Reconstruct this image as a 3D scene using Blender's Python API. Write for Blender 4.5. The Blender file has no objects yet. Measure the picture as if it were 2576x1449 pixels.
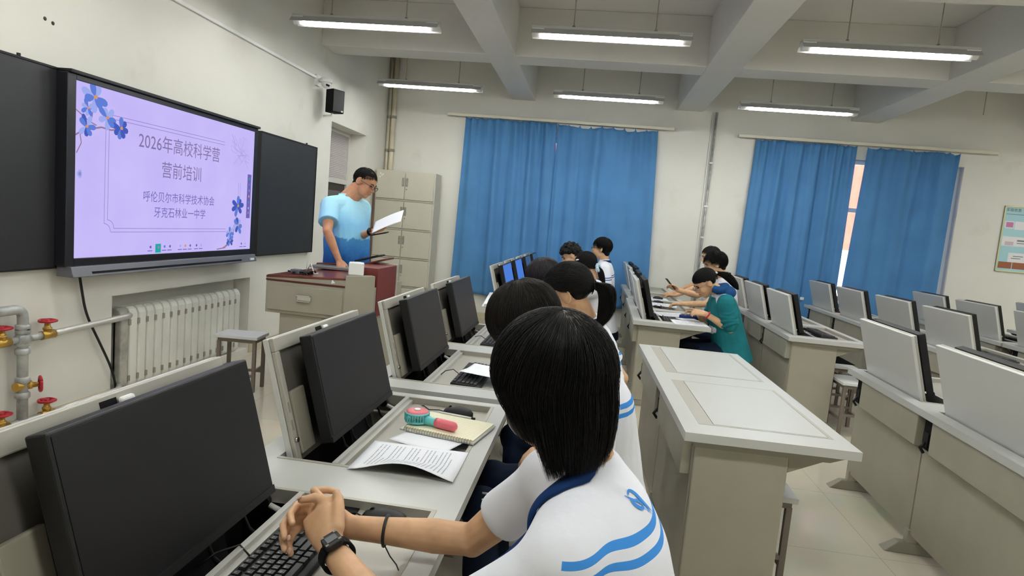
import bpy, bmesh, math, random
import numpy as np
from mathutils import Vector, Matrix, noise
from mathutils.bvhtree import BVHTree
PI = math.pi
SC = bpy.context.scene
COL = SC.collection
rnd = random.Random(7)
V = Vector
# ------------------------------------------------------------------ camera
CAMH = 1.51
f_px, yaw, pitch, roll = 1563.05, -0.11872316, -0.10346884, 0.08828612
cy, sy, cp, sp = math.cos(yaw), math.sin(yaw), math.cos(pitch), math.sin(pitch)
fw = V((sy*cp, cy*cp, sp)); r0 = V((cy, -sy, 0)); u0 = r0.cross(fw)
cr, sr = math.cos(roll), math.sin(roll)
rx = cr*r0 + sr*u0; ux = -sr*r0 + cr*u0
cam_data = bpy.data.cameras.new('camera')
cam = bpy.data.objects.new('camera', cam_data)
COL.objects.link(cam)
M = Matrix((rx, ux, -fw)).transposed().to_4x4()
M.translation = V((0, 0, CAMH))
cam.matrix_world = M
cam_data.sensor_fit = 'HORIZONTAL'; cam_data.sensor_width = 36.0
cam_data.lens = 36.0*f_px/2576.0
cam_data.clip_start = 0.05; cam_data.clip_end = 200
SC.camera = cam
# ------------------------------------------------------------------ world, sun, exposure
wd = bpy.data.worlds.new('sky_world'); SC.world = wd; wd.use_nodes = True
wn = wd.node_tree.nodes; wl = wd.node_tree.links
bg = wn['Background']
sky = wn.new('ShaderNodeTexSky'); sky.sky_type = 'HOSEK_WILKIE'; sky.turbidity = 4
sky.sun_direction = (0.3, -0.5, 0.8)
wl.new(sky.outputs['Color'], bg.inputs['Color']); bg.inputs['Strength'].default_value = 18.0
sun_d = bpy.data.lights.new('sun', 'SUN'); sun_d.energy = 9.0; sun_d.angle = 0.01; sun_d.color = (1, .96, .9)
sun = bpy.data.objects.new('sun', sun_d); COL.objects.link(sun)
sun.rotation_euler = V((-0.15, 0.55, -0.8)).to_track_quat('-Z', 'Y').to_euler()
sun.location = (0, -20, 30)
SC.view_settings.view_transform = 'Standard'; SC.view_settings.look = 'None'
SC.view_settings.gamma = 1.0; SC.view_settings.use_curve_mapping = False
SC.view_settings.exposure = 0.0
TUBE_STRENGTH = 67.0
cyc = SC.cycles
cyc.use_denoising = True; cyc.max_bounces = 6; cyc.diffuse_bounces = 4; cyc.glossy_bounces = 3
cyc.transmission_bounces = 4; cyc.transparent_max_bounces = 6; cyc.sample_clamp_indirect = 8.0
cyc.caustics_reflective = False; cyc.caustics_refractive = False
# ------------------------------------------------------------------ materials
def lin(c):
    return tuple(((x/255)/12.92 if x/255 <= .04045 else ((x/255+.055)/1.055)**2.4) for x in c)
MATS = {}
def mat(name, rgb, rough=.5, metal=0, noise_amt=0, noise_scale=20, bump=0, spec=.5, emit=0, sheen=0, trans=0, alpha=1, coat=0, rgb2=None):
    if name in MATS: return MATS[name]
    m = bpy.data.materials.new(name); m.use_nodes = True
    nt = m.node_tree; b = nt.nodes['Principled BSDF']
    c = (*lin(rgb), 1)
    b.inputs['Base Color'].default_value = c
    b.inputs['Roughness'].default_value = rough; b.inputs['Metallic'].default_value = metal
    b.inputs['Specular IOR Level'].default_value = spec
    if coat: b.inputs['Coat Weight'].default_value = coat
    if sheen: b.inputs['Sheen Weight'].default_value = sheen
    if trans: b.inputs['Transmission Weight'].default_value = trans
    if alpha < 1: b.inputs['Alpha'].default_value = alpha
    if emit:
        b.inputs['Emission Color'].default_value = c; b.inputs['Emission Strength'].default_value = emit
    if noise_amt or bump:
        tc = nt.nodes.new('ShaderNodeTexCoord'); nz = nt.nodes.new('ShaderNodeTexNoise')
        nz.inputs['Scale'].default_value = noise_scale; nz.inputs['Detail'].default_value = 4
        nt.links.new(tc.outputs['Object'], nz.inputs['Vector'])
        if noise_amt:
            mx = nt.nodes.new('ShaderNodeMix'); mx.data_type = 'RGBA'
            d = rgb2 if rgb2 else tuple(max(0, x*(1-noise_amt)) for x in rgb)
            mx.inputs[6].default_value = c; mx.inputs[7].default_value = (*lin(d), 1)
            rp = nt.nodes.new('ShaderNodeMapRange')
            rp.inputs[1].default_value = .35; rp.inputs[2].default_value = .7
            nt.links.new(nz.outputs['Fac'], rp.inputs[0]); nt.links.new(rp.outputs[0], mx.inputs[0])
            nt.links.new(mx.outputs[2], b.inputs['Base Color'])
        if bump:
            bp = nt.nodes.new('ShaderNodeBump'); bp.inputs['Strength'].default_value = bump; bp.inputs['Distance'].default_value = .01
            nt.links.new(nz.outputs['Fac'], bp.inputs['Height']); nt.links.new(bp.outputs['Normal'], b.inputs['Normal'])
    MATS[name] = m
    return m
def nodes(m): return m.node_tree.nodes, m.node_tree.links, m.node_tree.nodes['Principled BSDF']
WALL = mat('wall_paint', (230, 228, 219), .75, noise_amt=.04, noise_scale=.9, spec=.2)
# soot and scuffs on the paint: broad soft marks
def add_stain(m, scale, lo, hi, rgb, vscale=(1, 1, 1)):
    n, l, b = nodes(m)
    prev = b.inputs['Base Color'].links[0].from_socket if b.inputs['Base Color'].links else None
    tc = n.new('ShaderNodeTexCoord'); mp = n.new('ShaderNodeMapping'); mp.inputs['Scale'].default_value = vscale
    nz = n.new('ShaderNodeTexNoise'); nz.inputs['Scale'].default_value = scale; nz.inputs['Detail'].default_value = 6
    mr = n.new('ShaderNodeMapRange'); mr.inputs[1].default_value = lo; mr.inputs[2].default_value = hi; mr.inputs[4].default_value = .6
    mx = n.new('ShaderNodeMix'); mx.data_type = 'RGBA'; mx.inputs[7].default_value = (*lin(rgb), 1)
    l.new(tc.outputs['Object'], mp.inputs['Vector']); l.new(mp.outputs['Vector'], nz.inputs['Vector'])
    l.new(nz.outputs['Fac'], mr.inputs[0]); l.new(mr.outputs[0], mx.inputs[0])
    if prev: l.new(prev, mx.inputs[6])
    else: mx.inputs[6].default_value = b.inputs['Base Color'].default_value
    l.new(mx.outputs[2], b.inputs['Base Color'])
add_stain(WALL, 1.6, .62, .8, (196, 190, 172))
CEIL = mat('ceiling_paint', (226, 224, 218), .8, noise_amt=.03, noise_scale=1.2, spec=.2)
DESKTOP = mat('desk_laminate', (190, 191, 187), .35, spec=.45)
BODY = mat('desk_steel', (160, 156, 141), .5, noise_amt=.03, noise_scale=6)
BODY2 = mat('desk_steel_dark', (140, 136, 122), .5)
ALU = mat('aluminium', (205, 204, 198), .38, metal=.55)
ALUD = mat('aluminium_dull', (176, 173, 163), .45, metal=.35)
LIDM = mat('lid_silver', (208, 208, 205), .42, metal=.25)
BLACK = mat('black_plastic', (20, 20, 22), .5, spec=.35)
BLACKM = mat('black_matte', (14, 14, 15), .8, spec=.2)
DARK = mat('dark_cavity', (22, 21, 20), .9, spec=.1)
SCREENM = mat('screen_off', (15, 15, 18), .42, spec=.3)
WHITEP = mat('white_plastic', (236, 236, 234), .35)
PAPER = mat('paper', (238, 240, 246), .7, spec=.2)
CHROME = mat('chrome', (210, 210, 208), .2, metal=1)
BRASS = mat('brass', (186, 148, 70), .35, metal=.7)
GALV = mat('galvanised_pipe', (186, 188, 186), .4, metal=.25, noise_amt=.25, noise_scale=14)
REDP = mat('red_handwheel', (172, 24, 40), .4)
SKIN = mat('skin', (214, 170, 132), .5, noise_amt=.08, noise_scale=26, spec=.35)
LIPS = mat('lips', (176, 106, 96), .45)
HAIRM = mat('hair_black', (6, 5, 5), .48, spec=.2)
HAIRB = mat('hair_brown_black', (27, 22, 19), .52, spec=.28)
SHIRT = mat('white_shirt', (232, 234, 243), .8, spec=.15, bump=.4, noise_scale=13)
NAVY = mat('navy_cloth', (22, 50, 96), .85, spec=.15)
PANTS = mat('navy_trousers', (20, 32, 54), .85, spec=.15, noise_amt=.2, noise_scale=12)
BLUEST = mat('stripe_blue', (66, 142, 222), .7, spec=.2)
KEY = mat('keycap', (34, 35, 37), .42)
KEYTXT = mat('key_legend', (190, 190, 190), .6)
WIRE = mat('black_wire', (18, 18, 18), .6)
MAHOG = mat('mahogany', (116, 44, 30), .32, noise_amt=.3, noise_scale=9, coat=.3)
MARON = mat('maroon_board', (112, 40, 38), .4, noise_amt=.1, noise_scale=6)
# ------------------------------------------------------------------ mesh builder
class MB:
    def __init__(s): s.v = []; s.f = []; s.m = []; s.sm = []
    def add(s, vs, fs, mi=0, smooth=False):
        o = len(s.v); s.v += [tuple(p) for p in vs]
        for f in fs: s.f.append([i+o for i in f]); s.m.append(mi); s.sm.append(smooth)
        return s
    def box(s, x0, x1, y0, y1, z0, z1, mi=0, T=None):
        p = [V((x, y, z)) for z in (z0, z1) for y in (y0, y1) for x in (x0, x1)]
        if T is not None: p = [T @ q for q in p]
        return s.add(p, [[0, 2, 3, 1], [4, 5, 7, 6], [0, 1, 5, 4], [2, 6, 7, 3], [0, 4, 6, 2], [1, 3, 7, 5]], mi)
    def hull(s, bot, top, mi=0, smooth=False):
        n = len(bot); vs = list(bot)+list(top)
        fs = [list(range(n))[::-1], list(range(n, 2*n))] + [[i, (i+1) % n, n+(i+1) % n, n+i] for i in range(n)]
        return s.add(vs, fs, mi, smooth)
    def prism(s, poly, axis, a, b, mi=0, T=None):
        def P(q, t):
            p = {'x': V((t, q[0], q[1])), 'y': V((q[0], t, q[1])), 'z': V((q[0], q[1], t))}[axis]
            return T @ p if T is not None else p
        return s.hull([P(q, a) for q in poly], [P(q, b) for q in poly], mi)
    def tube(s, pts, r, n=10, mi=0, smooth=True, cap=True):
        pts = [V(p) for p in pts]; k = len(pts)
        rs = r if isinstance(r, (list, tuple)) else [r]*k
        t0 = (pts[1]-pts[0]).normalized()
        up = V((0, 0, 1)) if abs(t0.z) < .9 else V((1, 0, 0))
        vs = []; fs = []
        nrm = None
        for i in range(k):
            t = (pts[min(i+1, k-1)]-pts[max(i-1, 0)])
            t = t.normalized() if t.length > 1e-9 else t0
            if nrm is None: nrm = (up - t*up.dot(t)).normalized()
            else:
                nrm = nrm - t*nrm.dot(t)
                nrm = nrm.normalized() if nrm.length > 1e-6 else t.orthogonal().normalized()
            b = t.cross(nrm)
            for j in range(n):
                a = 2*PI*j/n
                vs.append(pts[i]+(nrm*math.cos(a)+b*math.sin(a))*rs[i])
        for i in range(k-1):
            for j in range(n):
                fs.append([i*n+j, i*n+(j+1) % n, (i+1)*n+(j+1) % n, (i+1)*n+j])
        s.add(vs, fs, mi, smooth)
        if cap:
            o = len(s.v)-k*n
            s.f.append([o+j for j in range(n)][::-1]); s.m.append(mi); s.sm.append(False)
            s.f.append([o+(k-1)*n+j for j in range(n)]); s.m.append(mi); s.sm.append(False)
        return s
    def lathe(s, prof, c, axis=(0, 0, 1), n=16, mi=0, smooth=True):
        ax = V(axis).normalized(); c = V(c)
        pts = [c+ax*h for r, h in prof]
        o = len(s.v); a1 = ax.orthogonal().normalized(); a2 = ax.cross(a1)
        vs = []
        for (r, h) in prof:
            for j in range(n):
                a = 2*PI*j/n; vs.append(c+ax*h+(a1*math.cos(a)+a2*math.sin(a))*max(r, 1e-5))
        fs = [[i*n+j, i*n+(j+1) % n, (i+1)*n+(j+1) % n, (i+1)*n+j] for i in range(len(prof)-1) for j in range(n)]
        s.add(vs, fs, mi, smooth)
        s.f.append([o+j for j in range(n)][::-1]); s.m.append(mi); s.sm.append(False)
        s.f.append([o+(len(prof)-1)*n+j for j in range(n)]); s.m.append(mi); s.sm.append(False)
        return s
    def ell(s, c, r, R=None, n=14, mi=0):
        c = V(c); vs = []; fs = []; h = n//2
        for i in range(1, h):
            t = PI*i/h
            for j in range(n):
                a = 2*PI*j/n
                q = V((r[0]*math.sin(t)*math.cos(a), r[1]*math.sin(t)*math.sin(a), r[2]*math.cos(t)))
                vs.append(c+(R @ q if R is not None else q))
        tq = V((0, 0, r[2]))
        vs.append(c+(R @ tq if R is not None else tq)); vs.append(c-(R @ tq if R is not None else tq))
        T, B = len(vs)-2, len(vs)-1
        for i in range(h-2):
            for j in range(n): fs.append([i*n+j, (i+1)*n+j, (i+1)*n+(j+1) % n, i*n+(j+1) % n])
        for j in range(n):
            fs.append([T, j, (j+1) % n]); fs.append([B, (h-2)*n+(j+1) % n, (h-2)*n+j])
        return s.add(vs, fs, mi, True)
    def plane(s, a, b, c, d, mi=0): return s.add([a, b, c, d], [[0, 1, 2, 3]], mi)
    def mesh(s, name):
        me = bpy.data.meshes.new(name)
        me.from_pydata([tuple(p) for p in s.v], [], s.f)
        me.polygons.foreach_set('material_index', s.m); me.polygons.foreach_set('use_smooth', s.sm)
        me.update()
        return me
    def build(s, name, mats, parent=None, bevel=0, loc=None, recalc=True):
        me = s.mesh(name)
        if recalc:
            bm = bmesh.new(); bm.from_mesh(me); bmesh.ops.recalc_face_normals(bm, faces=bm.faces); bm.to_mesh(me); bm.free()
        for m in (mats if isinstance(mats, (list, tuple)) else [mats]): me.materials.append(m)
        o = bpy.data.objects.new(name, me); COL.objects.link(o)
        if parent is not None: o.parent = parent
        if loc is not None: o.location = loc
        if bevel:
            b = o.modifiers.new('bevel', 'BEVEL'); b.width = bevel; b.segments = 2; b.limit_method = 'ANGLE'; b.angle_limit = .6
            b.harden_normals = False
        return o
def tag(o, label, cat, group=None, kind=None):
    o['label'] = label; o['category'] = cat
    if group: o['group'] = group
    if kind: o['kind'] = kind
    return o
def thing(name, label, cat, loc=(0, 0, 0), rz=0, group=None):
    o = bpy.data.objects.new(name, None); COL.objects.link(o); o.empty_display_size = .05
    o.location = loc; o.rotation_euler = (0, 0, rz)
    return tag(o, label, cat, group)
def struct(o): o['kind'] = 'structure'; return o
def copy_tree(o, parent=None):
    c = o.copy(); COL.objects.link(c)
    if parent is not None:
        c.parent = parent; c.matrix_parent_inverse = o.matrix_parent_inverse.copy()
    for ch in list(o.children): copy_tree(ch, c)
    return c
def dup(o, loc, rz, label, group=None):
    c = copy_tree(o); c.location = loc; c.rotation_euler = (0, 0, rz); c['label'] = label
    if group: c['group'] = group
    return c
def text_mesh(txt, size, align='CENTER'):
    cu = bpy.data.curves.new('txt', 'FONT'); cu.body = txt; cu.size = size; cu.align_x = align; cu.align_y = 'CENTER'
    cu.resolution_u = 3
    ob = bpy.data.objects.new('txt', cu); COL.objects.link(ob)
    dg = bpy.context.evaluated_depsgraph_get()
    me = bpy.data.meshes.new_from_object(ob.evaluated_get(dg))
    bpy.data.objects.remove(ob); bpy.data.curves.remove(cu)
    vs = [v.co.copy() for v in me.vertices]; fs = [list(p.vertices) for p in me.polygons]
    bpy.data.meshes.remove(me)
    return vs, fs
def put_text(mb, txt, size, fn, mi=0, align='CENTER', sx=1.0):
    vs, fs = text_mesh(txt, size, align)
    mb.add([fn(p.x*sx, p.y) for p in vs], fs, mi)
# ------------------------------------------------------------------ room
W = 9.4; XL = -3.27; XR = 8.15; YB = -2.6; ZC = 3.86; ZB = 3.335
wy = lambda y: y*1.0219
wz = lambda z: 1.51+(z-1.55)*1.0219
FLOORM = mat('floor_tile', (212, 206, 188), .14, spec=.5)
n_, l_, b_ = nodes(FLOORM)
tc = n_.new('ShaderNodeTexCoord'); bk = n_.new('ShaderNodeTexBrick'); bk.offset = 0.0; bk.squash = 1
bk.inputs['Scale'].default_value = 1.0; bk.inputs['Mortar Size'].default_value = .002; bk.inputs['Brick Width'].default_value = .8; bk.inputs['Row Height'].default_value = .8
bk.inputs['Color1'].default_value = (*lin((214, 208, 190)), 1); bk.inputs['Color2'].default_value = (*lin((210, 203, 184)), 1); bk.inputs['Mortar'].default_value = (*lin((182, 174, 154)), 1)
nz = n_.new('ShaderNodeTexNoise'); nz.inputs['Scale'].default_value = 2.2; nz.inputs['Detail'].default_value = 6
mx = n_.new('ShaderNodeMix'); mx.data_type = 'RGBA'; mx.blend_type = 'MULTIPLY'; mx.inputs[0].default_value = .22
l_.new(tc.outputs['Object'], bk.inputs['Vector']); l_.new(tc.outputs['Object'], nz.inputs['Vector'])
l_.new(bk.outputs['Color'], mx.inputs[6]); l_.new(nz.outputs['Color'], mx.inputs[7]); l_.new(mx.outputs[2], b_.inputs['Base Color'])
struct(MB().box(XL-.6, XR+.2, YB-.2, W+.25, -.1, 0).build('floor', FLOORM))
struct(MB().box(XL-.6, XR+.2, YB-.2, W+.25, ZC, ZC+.15).build('ceiling', CEIL))
beams_x = [(-1.358, -1.02), (1.035, 1.40), (3.43, 3.80), (5.82, 6.18)]
beams_y = [(7.0, 7.365), (4.6, 4.96), (2.2, 2.56), (-.2, .16)]
k = 0
for (a, b) in beams_x:
    k += 1; struct(MB().box(a, b, YB, W, ZB, ZC).build('trim_%d' % k, CEIL, bevel=.006))
for (a, b) in beams_y:
    k += 1; struct(MB().box(XL, XR, a, b, ZB+.003, ZC).build('trim_%d' % k, CEIL, bevel=.006))
# left wall with radiator niche and door opening
nY0, nY1, nZ0, nZ1 = wy(3.848), wy(5.585), .05, wz(.815)
dY0, dY1, dZ1 = wy(7.243), wy(8.40), wz(2.57)
TL = .26
w = MB()
x0, x1 = XL-TL, XL
w.box(x0, x1, YB, nY0, 0, ZC); w.box(x0, x1, nY0, nY1, nZ1, ZC); w.box(x0, x1, nY0, nY1, 0, nZ0)
w.box(x0, x1, nY1, dY0, 0, ZC); w.box(x0, x1, dY0, dY1, dZ1, ZC); w.box(x0, x1, dY1, W+.2, 0, ZC)
w.box(x0-.02, XL-.17, nY0-.02, nY1+.02, 0, nZ1+.05)
struct(w.build('wall_left', WALL))
# window wall
win = [(-1.9, .78), (2.28, 4.985)]; wZ0, wZ1 = .82, 2.82
w = MB(); y0, y1 = W, W+.24
xs = XL-TL
for (a, b) in win:
    w.box(xs, a, y0, y1, 0, ZC); w.box(a, b, y0, y1, 0, wZ0); w.box(a, b, y0, y1, wZ1, ZC); xs = b
w.box(xs, XR+.2, y0, y1, 0, ZC)
struct(w.build('wall_far', WALL))
struct(MB().box(XR, XR+.2, YB-.2, W, 0, ZC).build('wall_right', WALL))
struct(MB().box(XL-TL, XR, YB-.2, YB, 0, ZC).build('wall_near', WALL))
SKIRT = mat('skirting_tile', (196, 186, 160), .3)
struct(MB().box(XL, XR, W-.014, W, 0, .1).build('baseboard_far', SKIRT, bevel=.003))
w = MB().box(XL, XL+.014, YB, nY0-.02, 0, .1).box(XL, XL+.014, nY1+.02, dY0, 0, .1).box(XL, XL+.014, dY1, 8.9, 0, .1)
struct(w.build('baseboard_left', SKIRT, bevel=.003))
# windows: white frames, glass
FRAME = mat('window_pvc', (232, 232, 230), .4)
GLASS = bpy.data.materials.new('glass'); GLASS.use_nodes = True      # clear sheet glass: lets daylight straight through, mirrors a little
gn, gl = GLASS.node_tree.nodes, GLASS.node_tree.links
gt = gn.new('ShaderNodeBsdfTransparent'); gg = gn.new('ShaderNodeBsdfGlossy'); gg.inputs['Roughness'].default_value = .02
gf = gn.new('ShaderNodeFresnel'); gf.inputs['IOR'].default_value = 1.3; gm = gn.new('ShaderNodeMixShader')
gl.new(gf.outputs[0], gm.inputs[0]); gl.new(gt.outputs[0], gm.inputs[1]); gl.new(gg.outputs[0], gm.inputs[2]); gl.new(gm.outputs[0], gn['Material Output'].inputs['Surface'])
for i, (a, b) in enumerate(win):
    w = MB(); yy0, yy1 = W+.1, W+.16; t = .055
    w.box(a, b, yy0, yy1, wZ0, wZ0+t).box(a, b, yy0, yy1, wZ1-t, wZ1).box(a, a+t, yy0, yy1, wZ0+t, wZ1-t).box(b-t, b, yy0, yy1, wZ0+t, wZ1-t)
    for q in (.31, .69):
        xm = a+(b-a)*q; w.box(xm-.03, xm+.03, yy0+.004, yy1-.004, wZ0+.02, wZ1-.02)
    w.box(a+.02, b-.02, yy0+.008, yy1-.008, 2.09, 2.15)
    fr = struct(w.build('window_%d' % (i+1), FRAME, bevel=.004))
    MB().box(a+t, b-t, W+.125, W+.131, wZ0+t, wZ1-t).build('window_glass', GLASS, fr)
    MB().box(a-.04, b+.04, W-.05, W+.1, wZ0-.04, wZ0).build('window_sill', FRAME, fr, bevel=.004)
# outside: the street side building across the yard
BR = mat('red_facade', (216, 112, 90), .8, noise_amt=.1, noise_scale=3)
t = thing('building', 'pink and white facade of the building seen through the gap of the right window curtains', 'building', (4, 24, -4))
MB().box(-18, 18, 0, 1, 5.6, 13).build('upper_wall', BR, t)
MB().box(-18, 18, 0, 1, 0, 5.6).build('lower_wall', mat('white_facade', (240, 236, 230), .8), t)
struct(MB().box(-40, 60, W+.3, 60, -4.2, -4).build('ground', mat('yard_concrete', (226, 216, 206), .8)))
# door recess
DOORD = mat('doorway_dark', (46, 36, 32), .5)
LOUV = mat('louvre_white', (206, 200, 198), .55)
xd = XL-TL
d = MB()
d.box(xd-.04, xd+.03, dY0, dY0+.05, 0, dZ1).box(xd-.04, xd+.03, dY1-.05, dY1, 0, dZ1).box(xd-.038, xd+.028, dY0+.05, dY1-.05, dZ1-.05, dZ1).box(xd-.038, xd+.028, dY0+.05, dY1-.05, 1.84, 1.9)
door = struct(d.build('door_1', mat('door_frame_white', (214, 212, 206), .5), bevel=.003))
d = MB(); nl = 26
zt = dZ1-.05
for i in range(nl):
    z = 1.9+(zt-1.9)*i/nl; h = (zt-1.9)/nl
    d.hull([V((xd-.02, dY0+.05, z)), V((xd-.02, dY1-.05, z)), V((xd-.02, dY1-.05, z+h)), V((xd-.02, dY0+.05, z+h))],
           [V((xd+.012, dY0+.05, z)), V((xd+.012, dY1-.05, z)), V((xd+.002, dY1-.05, z+h)), V((xd+.002, dY0+.05, z+h))])
d.build('transom_louvre', LOUV, door)
MB().box(xd-.03, xd, dY0+.05, dY1-.05, 0, 1.84).build('dark_doorway_panel', DOORD, door)  # dark closed panel stands in for the unlit open doorway
MB().box(xd, xd+.012, dY0+.2, dY1-.2, 1.2, 1.74).build('door_pane', mat('door_grey_pane', (92, 88, 88), .4), door, bevel=.004)
MB().tube([(xd, dY1-.13, 1.0), (xd+.05, dY1-.13, 1.0), (xd+.05, dY1-.26, 1.0)], .011).build('door_handle', CHROME, door)
# ------------------------------------------------------------------ pipes, conduits
CREAM = mat('cream_pipe', (216, 210, 186), .5, noise_amt=.3, noise_scale=2.2, rgb2=(190, 174, 148))
for lab, x, yv, r in (('thick cream heating pipe rising in the room corner above the steel cabinet', -3.150, W-.06, .036), ('thin cream heating pipe beside the thick one in the room corner', -3.222, W-.05, .02)):
    t = thing('heating_pipe', lab, 'pipe', (x, yv, 0), 0, 'corner heating pipes')
    MB().tube([(0, 0, 0), (0, 0, ZC)], r, 14).build('pipe', CREAM, t)
    for z in (2.45, 2.95, 1.0):
        MB().lathe([(r+.006, -.02), (r+.012, 0), (r+.006, .02)], (0, 0, z)).build('pipe_clamp', BODY2, t)
t = thing('conduit_pipe', 'thin silver conduit pipe running floor to ceiling between the two curtained windows', 'pipe', (1.60, W-.025, 0))
MB().tube([(0, 0, 0), (0, 0, ZB)], .017, 10).build('pipe', GALV, t)
MB().tube([(-.05, .008, .1), (-.05, .008, ZB)], .008, 8).build('wire', WHITEP, t)
for z in (1.55, 2.0, 2.62): MB().box(-.026, .026, -.02, .025, z-.012, z+.012).build('pipe_clip', WHITEP, t, bevel=.003)
t = thing('cable_trunking', 'white plastic cable trunking running along the upper left wall to the camera', 'cable trunking', (XL, 0, 0))
MB().box(0, .025, .5, wy(6.93), wz(2.945), wz(2.975)).build('cable_cover', WHITEP, t, bevel=.004)
# marks in the plaster
HOLE = mat('plaster_hole', (70, 60, 50), .9)
for j, (yy, zz, lab) in enumerate(((wy(3.30), wz(2.472), 'left of the two small drilled holes high on the left wall'), (wy(3.353), wz(2.463), 'right of the two small drilled holes high on the left wall'))):
    o = MB().lathe([(.012, 0), (.008, .004), (.003, .0045)], (0, 0, 0), (1, 0, 0), 9).build('wall_hole', HOLE, loc=(XL, yy, zz)); tag(o, lab, 'hole', 'drilled holes in the left wall')
# ------------------------------------------------------------------ ceiling lamps
TUBE = mat('lamp_tube', (250, 252, 249), .4, emit=TUBE_STRENGTH)
LAMPM = mat('lamp_housing', (176, 176, 172), .5, metal=.2)
LAMPC = mat('lamp_cap', (226, 226, 224), .4)
def lamp_proto():
    t = thing('ceiling_lamp', '', 'lamp', (0, 0, 0), 0, 'hanging fluorescent lamps')
    L = 1.31
    w = MB(); w.box(-L/2, L/2, -.035, .035, .03, .055)
    for q in (-1, 1):
        w.hull([V((-L/2, q*.082, -.020)), V((L/2, q*.082, -.020)), V((L/2, q*.03, .034)), V((-L/2, q*.03, .034))],
               [V((-L/2, q*.086, -.018)), V((L/2, q*.086, -.018)), V((L/2, q*.033, .038)), V((-L/2, q*.033, .038))])
    w.build('housing', LAMPM, t)
    MB().tube([(-.55, 0, -.005), (.55, 0, -.005)], .033, 14).build('tube', TUBE, t)
    for s in (-1, 1):
        xa, xb = sorted((s*.55, s*(L/2-.005)))
        w = MB().tube([(xa, 0, .0), (xb, 0, .0)], .03, 12).box(xa, xb, -.045, .045, .005, .032)
        w.build('end_cap', LAMPC, t)
    for x in (-.31, .36):
        MB().tube([(x, 0, .05), (x, 0, ZC-3.1)], .0045, 6).tube([(x, 0, .05), (x, 0, .075)], .012, 8).build('hanger_rod', BODY2, t)
    return t
LP = lamp_proto()
spots = []
names = {(0, 0): 'hanging tube lamp nearest the left wall in the front row, above the wall screen', (0, 1): 'hanging tube lamp in the middle of the front row between the first two beams',
 (0, 2): 'hanging tube lamp at the right of the front row, largest and nearest the right', (1, 0): 'hanging tube lamp in the back row above the steel cabinet',
 (1, 1): 'hanging tube lamp in the back row above the fully closed curtains', (1, 2): 'hanging tube lamp in the back row above the right window curtains with the gap'}
first = True
for rw, (yy, xs_) in enumerate(((5.35, (-2.11, -.006, 2.15)), (7.7, (-2.16, .035, 2.215)))):
    for cc, x in enumerate(xs_):
        lab = names[(rw, cc)]
        if first: LP.location = (x, yy, 3.10); LP['label'] = lab; first = False
        else: dup(LP, (x, yy, 3.10), 0, lab)
# the rest of the grid of lamps that lights the room (outside the picture)
for yy in (3.0, .6):
    for x in (-2.1, 0, 2.2, 4.5, 6.9): dup(LP, (x, yy, 3.10), 0, 'hanging tube lamp of the grid behind the viewer, over the rear desks')
for x, yy in ((4.6, 5.35), (6.9, 5.35), (6.9, 7.7)):  # out of view; the back-row one is added to brighten the poster wall
    dup(LP, (x, yy, 3.10), 0, 'unseen hanging tube lamp beyond the right edge')
t = thing('hanger_wire', 'loose lamp hanger rod dangling without a lamp right of the third beam', 'hanger rod', (4.19, 7.7, 0))
MB().tube([(0, 0, 3.17), (0, 0, ZC)], .005, 6).build('rod', BODY2, t)
# ------------------------------------------------------------------ curtains
CURT = mat('curtain_blue', (92, 148, 200), .65, spec=.15, noise_amt=.06, noise_scale=3)
n_, l_, b_ = nodes(CURT)
tr = n_.new('ShaderNodeBsdfTranslucent'); tr.inputs['Color'].default_value = (*lin((70, 140, 206)), 1)
ms = n_.new('ShaderNodeMixShader'); ms.inputs[0].default_value = .18
out = n_['Material Output']
l_.new(b_.outputs[0], ms.inputs[1]); l_.new(tr.outputs[0], ms.inputs[2]); l_.new(ms.outputs[0], out.inputs['Surface'])
def curtain(label, at_, bt_, ab, bb, zt, zb, seed, sag=.02, hooks=11, amp=.042):
    nx, nzv = 220, 46; yc = W-.085; at_, bt_, ab, bb = (q*.989 for q in (at_, bt_, ab, bb)); zt, zb = (1.51+(q-1.51)*.989 for q in (zt, zb))
    r = random.Random(seed); ph = [r.uniform(0, 6.28) for _ in range(8)]
    vs = []; fs = []
    for i in range(nzv+1):
        v = i/nzv
        for j in range(nx+1):
            u = j/nx
            x = (at_+(bt_-at_)*u)*(1-v)+(ab+(bb-ab)*u)*v
            z = zt+(zb-zt)*v
            hk = abs(math.sin(PI*u*hooks)); topfall = sag*(1-math.exp(-4*hk))*(.4+.6*math.sin(3+7*u+ph[0])**2) if v < .3 else 0
            z -= topfall*(1-v/.3) if v < .3 else 0
            z += .012*math.sin(9*u+ph[1])*v
            fine = math.sin(2*PI*hooks*u+ph[2]+1.2*math.sin(8*u))
            broad = math.sin(2*PI*(hooks*.42)*u+ph[3]+1.3*math.sin(5*u+ph[4])+.5*v*math.sin(7*u+ph[5]))
            b2 = math.sin(2*PI*(hooks*.27)*u+ph[6]+.7*v)
            wtop = math.exp(-v*6)
            y = yc+amp*(wtop*.6*fine+(1-wtop*.6)*(.9*broad+.5*b2*abs(broad)+.10*fine*math.exp(-2*v)))
            y += .004*noise.noise(V((u*9, v*5, seed)))
            vs.append((x, y, z))
    for i in range(nzv):
        for j in range(nx):
            a = i*(nx+1)+j; fs.append([a, a+1, a+nx+2, a+nx+1])
    m = MB(); m.add(vs, fs, 0, True)
    o = m.build('curtain', CURT, recalc=False)
    s = o.modifiers.new('cloth', 'SOLIDIFY'); s.thickness = .003
    return tag(o, label, 'curtain', 'blue window curtains')
curtain('blue curtain, left half of the pair closed behind the back desks', -2.047, -.672, -2.10, -.555, 3.045, .365, 1)
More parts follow.
